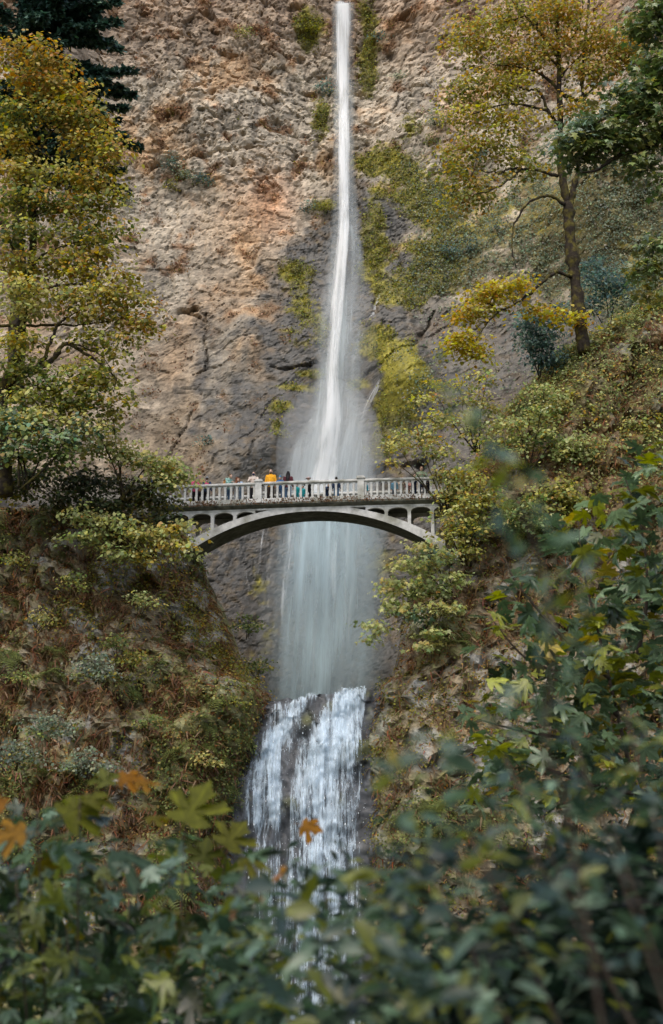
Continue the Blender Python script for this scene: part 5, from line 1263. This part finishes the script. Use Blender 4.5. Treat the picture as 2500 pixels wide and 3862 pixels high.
# bushes on the left bank
GAIN = 1.5
lb = [((276, 2190), 66.6, 'fern', 'bright green fern-like bush high on the left bank'), ((527, 2262), 67.2, 'palegreen', 'leafy light bush in the middle of the left bank below the yellow shrub'), ((503, 2480), 66.2, 'olive', 'olive bush halfway down the left bank'), ((357, 2525), 65.6, 'grey', 'grey-green bush left of the olive one, halfway down the left bank'), ((80, 2549), 64.5, 'fern', 'bright green bush near the left edge of the bank'), ((552, 2719), 65.2, 'fern', 'small vivid green bush low on the left bank'), ((876, 2654), 68, 'mossy', 'yellow-green bush beside the lip of the lower waterfall'), ((933, 2354), 74, 'green', 'dark bush clinging behind the left bank beside the water curtain'), ((975, 2508), 74, 'green', 'lower dark bush behind the left bank, just above the lip'),
    ((803, 2614), 68.2, 'pale', 'pale yellow bush on the shoulder of the left bank'), ((150, 2330), 65.6, 'pale', 'dry yellow bush at the upper left of the bank'), ((440, 2420), 66.4, 'green', 'dark green bush on the left bank left of the olive one'), ((180, 2740), 63.4, 'grey', 'large grey-green bush low at the left edge'), ((60, 2850), 62.8, 'grey', 'grey bush at the bottom of the left bank by the frame edge'), ((330, 2880), 63.2, 'grey', 'grey-green thicket at the foot of the left bank'), ((787, 2865), 66.2, 'pale', 'pale fern clump left of the lower waterfall'), ((60, 2110), 66.6, 'olive', 'olive tuft on bare rock at the left edge')]
for (x, y), Yb, pal, lab in lb:
    k = 1.5 if pal == 'grey' else .8
    shrub('bank_bush', lab, 'bush', (x, y + 40), Yb - .9, [(x - 25 * k, y, 45 * k, 26 * k, [(pal, 3), ('fern', .6)]), (x + 30 * k, y + 10, 42 * k, 24 * k, [(pal, 3), ('olive', .5)]), (x, y - 22 * k, 36 * k, 20 * k, pal)], 2.2, .12, 16, .26, stems=3, r=.025)
# bushes on the cliff itself
GAIN = 1.8
cl = [((640, 605), 38, 'fir', 'dark round bush on the dark ledge high on the left cliff'), ((700, 650), 40, 'grey', 'grey-green bush next to the dark one on the ledge'), ((765, 668), 42, 'fir', 'blue-green bush at the right of the ledge group'), ((470, 745), 42, 'grey', 'lone bush on bare rock near the big left maple'), ((1640, 440), 52, 'grey', 'round grey-green bush high on the cliff left of the forked maple crown'), ((1620, 520), 30, 'green', 'small bush hanging under the round grey one'), ((1235, 330), 52, 'fir', 'dark teal bush just left of the upper waterfall'), ((1215, 410), 45, 'palegreen', 'green bush below the teal one left of the waterfall'),
    ((1158, 770), 28, 'fir', 'small dark bush left of the waterfall where the rock darkens'), ((1222, 772), 30, 'mossy', 'bright yellow-green tuft touching the left side of the waterfall'), ((775, 1652), 30, 'fir', 'small dark bush above the railing on the left rock'), ((1500, 280), 32, 'grey', 'grey bush on the upper cliff right of the waterfall'), ((1430, 130), 22, 'fir', 'tiny dark bush at the top right of the waterfall'), ((1700, 945), 50, 'fir', 'flat dark bush on the mossy cliff right of the water'), ((1780, 925), 45, 'fir', 'second flat dark bush next to the first on the mossy cliff'), ((1800, 575), 40, 'fir', 'dark bush seen through the yellow maple crown'), ((1860, 850), 30, 'fir', 'small dark bush beside the bare drooping limb'), ((920, 115), 32, 'palegreen', 'small green bush near the top of the left cliff'), ((1170, 90), 45, 'mossy', 'yellow-green bush at the top left of the waterfall'), ((1060, 1630), 20, 'mossy', 'yellow tuft on dark rock above the railing'), ((640, 700), 26, 'olive', 'olive tuft below the dark ledge bush')]
for (x, y), r, pal, lab in cl:
    p = on_cliff(x, y); Yb = p[1] - .5
    shrub('cliff_bush', lab, 'bush', (x, y + r * .5), Yb, [(x, y, r * .75, r * .62, pal), (x + r * .3, y + r * .3, r * .5, r * .45, [(pal, 3), ('olive', .6)])], 1.8, .15, 16, .3, stems=2, r=.03, tpl='quad')
# bleached dead shrub
p0 = on_cliff(1650, 340); t = Tree('dead_shrub', 'bleached bare branches on the cliff left of the forked maple crown', 'shrub', p0)
for k in range(9):
    e_ = p0 + np.array([rng.normal() * .7, -.6 - rng.random() * .5, rng.uniform(-1.4, 1.5)]); t.limb(smoothline([p0, (p0 + e_) / 2 + rng.normal(size=3) * .2, e_], 4), .035, .008, 4, 'branch')
for o in t.root.children: o.data.materials.clear(); o.data.materials.append(M['concrete'])
t.finish()

# ------------------------------------------------------------------ ferns
def make_fern(seed, nf=11, L_=.62):
    g = np.random.default_rng(seed); a = Acc()
    for k in range(nf):
        az = 2 * math.pi * k / nf + g.normal() * .25; ln = L_ * g.uniform(.75, 1.15); n = 11
        tt = np.linspace(0, 1, n); out = np.array([math.cos(az), math.sin(az), 0])
        P = out * (ln * tt[:, None]) + np.array([0, 0, 1]) * (ln * (.75 * tt - 1.05 * tt ** 2))[:, None]
        lat = np.array([-out[1], out[0], 0]); c = np.array([.13, .15, .04]) * g.uniform(.7, 1.4)
        v, f = tube(P[::3], .006, 3, False); a.add(v, f, c * .7)
        for i in range(1, n):
            w = .17 * math.sin(math.pi * (tt[i] * .85 + .13)); d = .035
            for s_ in (-1, 1):
                e_ = P[i] + lat * s_ * w + out * .04 - np.array([0, 0, .03])
                a.add(np.array([P[i] - out * d * .6, P[i] + out * d * .6, e_]), np.array([[0, 1, 2]]), c * g.uniform(.8, 1.2))
    me = a.mesh('fern', False); me.materials.append(M['leaf']); return me
FERN = [make_fern(s_) for s_ in (1, 2, 3, 4)]
def normals(B):
    P = np.stack([B['X'], B['Y'], B['Z']], -1)
    n = np.cross(np.gradient(P, axis=1), np.gradient(P, axis=0)); n /= np.linalg.norm(n, axis=-1)[..., None] + 1e-9
    n *= -np.sign(n[..., 1:2] + 1e-9)
    ar = np.linalg.norm(np.cross(np.gradient(P, axis=1), np.gradient(P, axis=0)), axis=-1)
    return P, n, ar
def pick(B, n, w):
    ok = (B['D'] > .1) & (B['px'] > -250) & (B['px'] < 2750) & (B['py'] < 3500)
    wt = (w * B['ar'] * ok).ravel().clip(0); i = rng.choice(len(wt), n, p=wt / wt.sum())
    return B['P'].reshape(-1, 3)[i], B['N'].reshape(-1, 3)[i]
for B in (LB, RB): B['P'], B['N'], B['ar'] = normals(B)
for B, cnt, lab, grp in ((LB, 105, 'small sword fern growing out of the left bank', 'ferns on the left bank'), (RB, 90, 'small sword fern growing out of the right bank', 'ferns on the right bank')):
    P, nn = pick(B, cnt, np.where(B['py'] > 1950, 1.0, .25) * sstep(-.1, .2, B['n1'] + .1))
    for p, q in zip(P, nn):
        _x, _y = proj(p); zone = 'high on' if _y < 2350 else ('halfway down' if _y < 2700 else 'low on')
        lab_ = f'small green sword fern growing {zone} the {grp[13:]}'
        o = link('fern', FERN[rng.integers(4)], None, label=lab_, category='fern', group=f'ferns {zone} the {grp[13:]}')
        o.location = p + q * .03; d = Vector((q[0] * .7, q[1] * .7, q[2] * .7 + .75)); e_ = d.to_track_quat('Z', 'Y').to_euler(); o.rotation_euler = e_
        s_ = rng.uniform(.7, 1.7); o.scale = (s_, s_, s_)

# ------------------------------------------------------------------ ground cover nobody could count
GAIN = 1.35
def cover(B, name, label, n, pal, w, size, tpl, hang, lift=.05, cl=1, spread=.0):
    P, nn = pick(B, n, w); ci = None
    if cl > 1:
        i = np.repeat(np.arange(n), cl); ci = i; P = P[i] + rng.normal(size=(n * cl, 3)) * spread; nn = nn[i]; n = n * cl
    sz = size * (.5 + rng.random(n)); hd = rng.normal(size=(n, 3)) * .6 + np.asarray(hang)[None]
    nr = nn + rng.normal(size=(n, 3)) * .55 + np.array([0, 0, .5])
    a = Acc(); cloud(a, tpl, P + nn * (lift + .12 * rng.random((n, 1))), nr, sz, colours(pal, n, .22, ci), hd)
    a.obj(name, M['leaf'], smooth=False, kind='stuff', label=label, category='plants')
for B, sd, q in ((LB, 'left', 1.0), (RB, 'right', 1.15)):
    n1, n2 = B['n1'], B['n2']
    cover(B, 'dry_grass', f'hanging brown dead grass and stems on the {sd} bank', int(19000 * q), 'brown', .25 + sstep(-.1, .3, -n2), .46, 'blade', (0, -.2, -1.2))
    cover(B, 'low_plants', f'low mixed green plants covering the {sd} bank', int(1600 * q), 'fern', sstep(.05, .35, n1 + .5 * n2) * (1 - .85 * ell(B['px'], B['py'], 760, 2680, 260, 200)), .10, 'small', (0, -.3, -.4), .08, 12, .2)
    cover(B, 'low_plants', f'low olive and yellowing plants covering the {sd} bank', int(1300 * q), 'olive', sstep(0, .3, -n1 + .4 * n2), .10, 'small', (0, -.3, -.4), .08, 12, .2)
    cover(B, 'moss_tufts', f'rusty and yellow moss tufts on the rock of the {sd} bank', int(7000 * q), 'rust', .2 + sstep(0, .3, -n2 + n1), .12, 'quad', (0, -.3, -.6))
    cover(B, 'fallen_leaves', f'pale yellow leaves scattered over the {sd} bank', int(450 * q), 'pale', .3 + sstep(0, .3, n1), .12, 'quad', (0, -.4, -.3), .12)
GAIN = 1.7
RB['py_up'] = sstep(2150, 1800, RB['py'])
cover(RB, 'low_plants', 'leafy undergrowth on the slope above the right end of the bridge', 1500, 'palegreen', RB['py_up'] * (.3 + sstep(-.2, .2, RB['n1'])), .13, 'small', (0, -.3, -.4), .12, 12, .28)
# plants on the damp cliff: moss cushions, grasses
CP = np.stack([GX, CYg, GZ], -1); inpic = (PX > -200) & (PX < 2700) & (PY > -150) & (PY < 2650)
def cliff_cover(name, label, n, pal, w, size, cl, spread, tpl='quad'):
    wt = (w * inpic).ravel().clip(0); i = rng.choice(wt.size, n, p=wt / wt.sum()); P = np.repeat(CP.reshape(-1, 3)[i], cl, 0) + rng.normal(size=(n * cl, 3)) * np.array([spread, .05, spread]); m = n * cl
    a = Acc(); cloud(a, tpl, P + np.array([0, -.10, 0]), np.array([0, -1, .6])[None] + .7 * rng.normal(size=(m, 3)), size * (.5 + rng.random(m)), colours(pal, m, .3), np.array([0, -.2, -.8])[None] + .7 * rng.normal(size=(m, 3)))
    a.obj(name, M['leaf'], smooth=False, kind='stuff', label=label, category='plants')
cliff_cover('moss_tufts', 'yellow-green moss and small plants on the damp cliff beside the fall', 2600, 'mossy', moss * (PX < 1750) * (PY < 1850) * (1 - ell(PX, PY, 1530, 1440, 110, 130)), .15, 8, .22)
cliff_cover('cliff_plants', 'grey-green plants covering the right-hand cliff', 4200, 'grey', (moss + .15 * sstep(1500, 1700, PX)) * sstep(1430, 1700, PX) * sstep(400, 700, PY) , .17, 8, .28)
cliff_cover('dry_grass', 'tan dry grass in the cracks of the cliff', 3000, 'brown', sstep(.1, .35, mid_) * (1 - wet) * (1 - moss), .16, 4, .18)

# ------------------------------------------------------------------ plants close to the camera
def leaf_variants(tpl, ns, seed):
    g = np.random.default_rng(seed); out = []
    for k in range(ns):
        v, f = LT[tpl]; v = v.copy()
        v[:, 2] += g.normal() * .14 * v[:, 0] + g.uniform(-.45, .05) * (v[:, 1]) ** 2 + g.uniform(-.5, .25) * v[:, 0] ** 2 + .12 * g.normal() * v[:, 0] * v[:, 1] + .05 * g.normal(size=len(v)) * np.hypot(v[:, 0], v[:, 1] - .3)
        v[:, 0] += g.normal() * .05 * v[:, 1]
        a = Acc(); a.add(v, f); me = a.mesh('leaf', True); me.materials.append(M['leaf_near']); out.append(me)
    return out
VAR = {k: leaf_variants(k, 4, i) for i, k in enumerate(('maple', 'oval'))}
for k in ('maple', 'oval'):
    VAR['hero_' + k] = [m_.copy() for m_ in VAR[k]]
    for m_ in VAR['hero_' + k]: m_.materials.clear(); m_.materials.append(M['leaf_hero'])
FGC = {'g': [((.06, .10, .052), 3), ((.10, .15, .09), 2.0), ((.018, .034, .02), 4), ((.12, .13, .02), 2.2)],  # paler greens carry the leaf sheen in their colour
       'm': [((.075, .115, .055), 4), ((.13, .18, .095), 3), ((.04, .065, .028), 3), ((.16, .17, .02), 3), ((.22, .17, .025), .5)],
       'l': [((.05, .085, .035), 4), ((.10, .115, .02), 3), ((.025, .042, .018), 3), ((.09, .14, .09), 1.5), ((.12, .10, .015), .6), ((.20, .11, .012), .12)],
       'd': [((.010, .020, .012), 4), ((.016, .028, .016), 3), ((.024, .034, .016), 1)]}  # near-black greens: deep shade put into the leaf colour
def pickc(k):
    p = FGC[k]; w = np.array([q[1] for q in p]); c = np.array(p[rng.choice(len(p), p=w / w.sum())][0])
    return np.clip(c * (1 + .3 * rng.normal()), .008, .5)
class Near:
    """a plant near the lens: every leaf one can tell apart is an object of its own"""
    def __init__(s, name, label, cat, base):
        s.root = thing(name, label, cat, tuple(base)); s.base = np.asarray(base, float); s.rest = Acc()
    def stem(s, pts, r0, r1, name='stem'):
        a = Acc(); v, f = tube(pts, np.linspace(r0, r1, len(pts)), 6); a.add(v, f); shift(a, s.base).obj(name, M['twig'], s.root)
    def leaf(s, p, nrm, head, size, col, tpl, hero=False):
        n = Vector(nrm).normalized(); h = Vector(head); b = (h - n * h.dot(n)).normalized(); t = b.cross(n)
        o = link('leaf', VAR[('hero_' if hero else '') + tpl][rng.integers(4)], None, s.root)
        m = Matrix((t, b, n)).transposed().to_4x4(); o.matrix_local = Matrix.Translation(Vector(np.asarray(p) - s.base)) @ m @ Matrix.Scale(size, 4)
        o.color = (*col, 1)
    def fill(s, n, reg, Yr, size, cols, tpl, nparts, up=(0, -.1, 1), jit=.55, hd=(0, 0, -.2), ysel=None):
        P = []; 
        while len(P) < n:
            x = rng.uniform(reg[0], reg[1]); y = rng.uniform(reg[2], reg[3]) if ysel is None else reg[2] + (reg[3] - reg[2]) * rng.random() ** ysel
            if rng.random() < reg[4](x, y): P.append((x, y, rng.uniform(*Yr)))
        P.sort(key=lambda q: q[2])
        for k, (x, y, Y) in enumerate(P):
            p = at(x, y, Y); nr = np.asarray(up) + jit * rng.normal(size=3); h = np.asarray(hd) + rng.normal(size=3) * np.array([1, .8, .3]); sz = size * rng.uniform(.6, 1.25); c = pickc(cols)
            if k < nparts: s.leaf(p, nr, h, sz, c, tpl)
            else: cloud(s.rest, tpl if tpl != 'oval' else 'oval_lo', p[None], nr[None], np.array([sz]), c[None], h[None])
    def finish(s):
        if s.rest.v: shift(s.rest, s.base).obj('foliage', M['leaf'], s.root, smooth=False, kind='stuff')
top_l = lambda x: np.interp(x, [-200, 0, 160, 300, 420, 560, 700, 820, 930, 1000, 1080], [2960, 3000, 2960, 2900, 3060, 3080, 3010, 3120, 3180, 3260, 3320])
# bottom left maple
b = Near('maple_sapling', 'young bigleaf maple close to the lens at the bottom left with large lobed leaves', 'sapling', (-1.0, 6.6, -.6))
for k, (x, y, Y) in enumerate([(700, 3080, 6.6), (860, 3200, 6.9), (300, 3000, 6.2), (140, 3060, 6.0), (520, 3150, 7.2), (620, 3400, 6.8), (60, 3300, 5.8), (400, 3300, 6.6), (250, 3500, 6.3), (1000, 3420, 7.0)]):
    e_ = at(x, y, Y); b0 = np.array([-1.0 + (e_[0] + 1) * .35, 6.6, -.6]); b.stem(smoothline([b0, (b0 + e_) / 2 + np.array([.05 * rng.normal(), 0, .1]), e_], 6), .008, .003)
hero = [(700, 3100, 6.5, .27, (.12, .125, .008), (-.2, -1, .45), (.35, 0, 1)), (850, 3190, 6.8, .20, (.115, .115, .008), (.1, -1, .5), (.5, 0, .8)), (905, 3240, 6.8, .16, (.12, .115, .01), (0, -.6, 1), (1, 0, -.1)), (240, 3080, 6.2, .22, (.11, .115, .008), (.3, -.9, .6), (.8, 0, .6)), (330, 3030, 6.2, .15, (.11, .11, .01), (0, -.8, .7), (.4, 0, 1)), (450, 2935, 6.6, .16, (.26, .11, .006), (.1, -.7, .8), (1, 0, .1)), (520, 2945, 6.6, .13, (.24, .12, .01), (.1, -.5, .9), (1, 0, -.2)), (400, 2960, 6.5, .12, (.12, .13, .02), (0, -.8, .5), (-.3, 0, 1)),
        (90, 3140, 5.9, .17, (.24, .12, .008), (0, -.7, .7), (-1, 0, -.3)), (20, 3030, 6, .14, (.26, .11, .01), (.3, -.7, .7), (-1, 0, .2)), (560, 3080, 6.9, .15, (.13, .11, .01), (0, -.4, 1), (1, 0, -.1)), (1140, 3110, 7.4, .13, (.30, .13, .008), (.1, -.9, .5), (1, 0, -.35)), (330, 3080, 6.3, .16, (.09, .12, .12), (0, -.3, 1), (.6, 0, .1)), (420, 3220, 6.0, .24, (.05, .085, .05), (.1, -.55, 1), (1, 0, .1)), (200, 3200, 6.0, .22, (.06, .10, .07), (-.1, -.5, 1), (.9, 0, .3)), (760, 3250, 6.8, .16, (.08, .09, .01), (.2, -.9, .5), (.2, 0, 1))]
for x, y, Y, sz, c, nr, h in hero: b.leaf(at(x, y, Y), nr, h, sz * .8, np.array(c) * .8, 'maple', True)
b.fill(1250, (-200, 1060, 2900, 4050, lambda x, y: sstep(40, 560, y - top_l(x)) * .95 + (y > top_l(x)) * .05), (5.8, 9.5), .108, 'l', 'maple', 280, ysel=.8)
b.finish()
# bottom middle shrub
b = Near('bramble_shrub', 'blurred dark bramble across the bottom middle with a few orange leaves', 'shrub', (.1, 5.0, -.4))
for x, y, Y in [(1230, 3300, 5), (1100, 3350, 4.8), (1400, 3330, 5.2), (1000, 3500, 5), (1320, 3500, 4.8)]:
    e_ = at(x, y, Y); b0 = np.array([.1 + .3 * rng.normal(), 5, -.4]); b.stem(smoothline([b0, (b0 + e_) / 2 + .06 * rng.normal(size=3), e_], 6), .006, .002)
for x, y, c in [(1030, 3330, (.34, .13, .02)), (1060, 3300, (.36, .17, .02)), (985, 3420, (.34, .09, .05)), (870, 3470, (.32, .13, .06)), (1290, 3320, (.25, .15, .02))]: b.leaf(at(x, y, 4.6), (rng.normal() * .3, -.8, .5), (.4, 0, 1), .045, np.array(c) * .8, 'oval', True)
hole = lambda x, y: 1 - .8 * np.exp(-(((x - 1090) / 100) ** 2 + ((y - 3690) / 150) ** 2))
b.fill(1450, (860, 1620, 3100, 4050, lambda x, y: sstep(0, 380, y - np.interp(x, [860, 1000, 1250, 1450, 1620], [3230, 3150, 3120, 3130, 3000])) * hole(x, y)), (3.6, 7.0), .085, 'g', 'oval', 280, ysel=.75)
b.finish()
# right: sharper maple further off
b = Near('maple_sapling', 'green maple sapling on the right with crisp pale-backed lobed leaves', 'sapling', (4.7, 17, -3.2))
for path in ([(2400, 3000), (2330, 2700), (2260, 2400), (2200, 2150), (2180, 1950)], [(2330, 2700), (2150, 2560), (1980, 2480), (1850, 2330)], [(2300, 2560), (2100, 2380), (1950, 2200), (1900, 2100)], [(2350, 2800), (2100, 2780), (1900, 2740), (1760, 2700)], [(2400, 2500), (2440, 2250), (2420, 2000), (2350, 1780)], [(2420, 3000), (2200, 2950), (1980, 2860), (1830, 2760)]):
    b.stem(smoothline([at(x, y, 17.0) for x, y in path], 6), .028, .006)
b.stem(smoothline([(4.7, 17, -3.2), at(2400, 3400, 17), at(2400, 3000, 17)], 6), .04, .028)
lim = lambda y: np.interp(y, [1650, 1800, 2000, 2200, 2400, 2600, 2750, 3000], [2330, 2200, 2000, 1830, 1770, 1720, 1690, 1650])
b.fill(980, (1640, 2640, 1680, 3050, lambda x, y: sstep(-10, 260, x - lim(y)) * (.35 + .65 * (noise3(np.array([x * .006]), np.array([y * .009]), np.array([2.]), 5)[0] > -.02))), (15.5, 18.5), .21, 'm', 'maple', 300, jit=.5)
b.finish()
# right: blurred leafy sapling close up
b = Near('laurel_sapling', 'strongly blurred upright sapling close to the lens on the right', 'sapling', (.6, 2.4, -.1))
b.stem(smoothline([(.6, 2.4, -.1), at(2180, 3300, 2.3), at(2060, 2900, 2.3), at(2080, 2500, 2.3), at(2060, 2200, 2.3), at(1960, 1900, 2.3), at(1860, 1690, 2.3), at(1740, 1520, 2.3), at(1640, 1420, 2.3)], 6), .0045, .001)
for x, y in [(1640, 1410), (1680, 1490), (1760, 1540), (1790, 1570), (1880, 1690), (1870, 1760), (1960, 1760), (1930, 1860), (2000, 1860), (2060, 1980), (1900, 2000), (1960, 2060), (2110, 2060), (2050, 2180), (2090, 2240), (2130, 2180), (1990, 2160), (2180, 2320), (2060, 2330), (2010, 2420), (2120, 2450), (2200, 2500), (1980, 2600), (2080, 2620), (2150, 2700), (1900, 2750), (1560, 2880), (1500, 2900), (1640, 2820), (2240, 2180)]:
    for q in range(3): b.leaf(at(x + rng.normal() * 26, y + rng.normal() * 26, 2.3 + .12 * rng.normal()), np.array([0, -.3, .8]) + .6 * rng.normal(size=3), rng.normal(size=3), .040 * rng.uniform(.7, 1.3), pickc('m') * np.array([1, 1.05, 1.2]), 'oval')
b.finish()
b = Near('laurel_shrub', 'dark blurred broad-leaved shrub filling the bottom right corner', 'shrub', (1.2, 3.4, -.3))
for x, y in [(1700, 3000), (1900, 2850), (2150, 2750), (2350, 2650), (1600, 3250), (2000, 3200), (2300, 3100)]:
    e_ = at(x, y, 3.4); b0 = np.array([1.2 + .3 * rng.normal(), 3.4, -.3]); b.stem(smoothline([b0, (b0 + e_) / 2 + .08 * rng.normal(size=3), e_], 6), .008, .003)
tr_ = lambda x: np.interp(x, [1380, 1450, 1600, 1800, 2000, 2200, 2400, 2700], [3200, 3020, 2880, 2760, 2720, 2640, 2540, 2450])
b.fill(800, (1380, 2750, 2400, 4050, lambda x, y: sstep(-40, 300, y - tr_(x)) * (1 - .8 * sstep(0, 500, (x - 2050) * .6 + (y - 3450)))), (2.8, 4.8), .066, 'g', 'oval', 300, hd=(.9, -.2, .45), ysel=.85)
b.fill(2600, (1500, 2800, 2950, 4200, lambda x, y: sstep(-100, 500, (x - 1750) * .6 + (y - 3350))), (4.6, 7.0), .17, 'd', 'oval', 0)  # near-black leaves standing in for the deep shade of the corner
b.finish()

blob('mist', at(1300, 1330, 92.5) , (2.4, 1.6, 9.5), mist_mat('mist_high', .045), -.03, kind='stuff', label='pale spray drifting beside the middle of the tall waterfall', category='mist')
blob('mist', at(1245, 1720, 88.6), (3.6, 1.8, 5.4), mist_mat('mist_foot', .13), .0, kind='stuff', label='pale mist around the foot of the tall waterfall above the bridge', category='mist')
blob('mist', at(1225, 2330, 85.0), (4.2, 1.8, 8.0), mist_mat('mist_low', .055, (.84, .95, .99)), .02, kind='stuff', label='bluish mist hanging in front of the curtain of water under the bridge', category='mist')
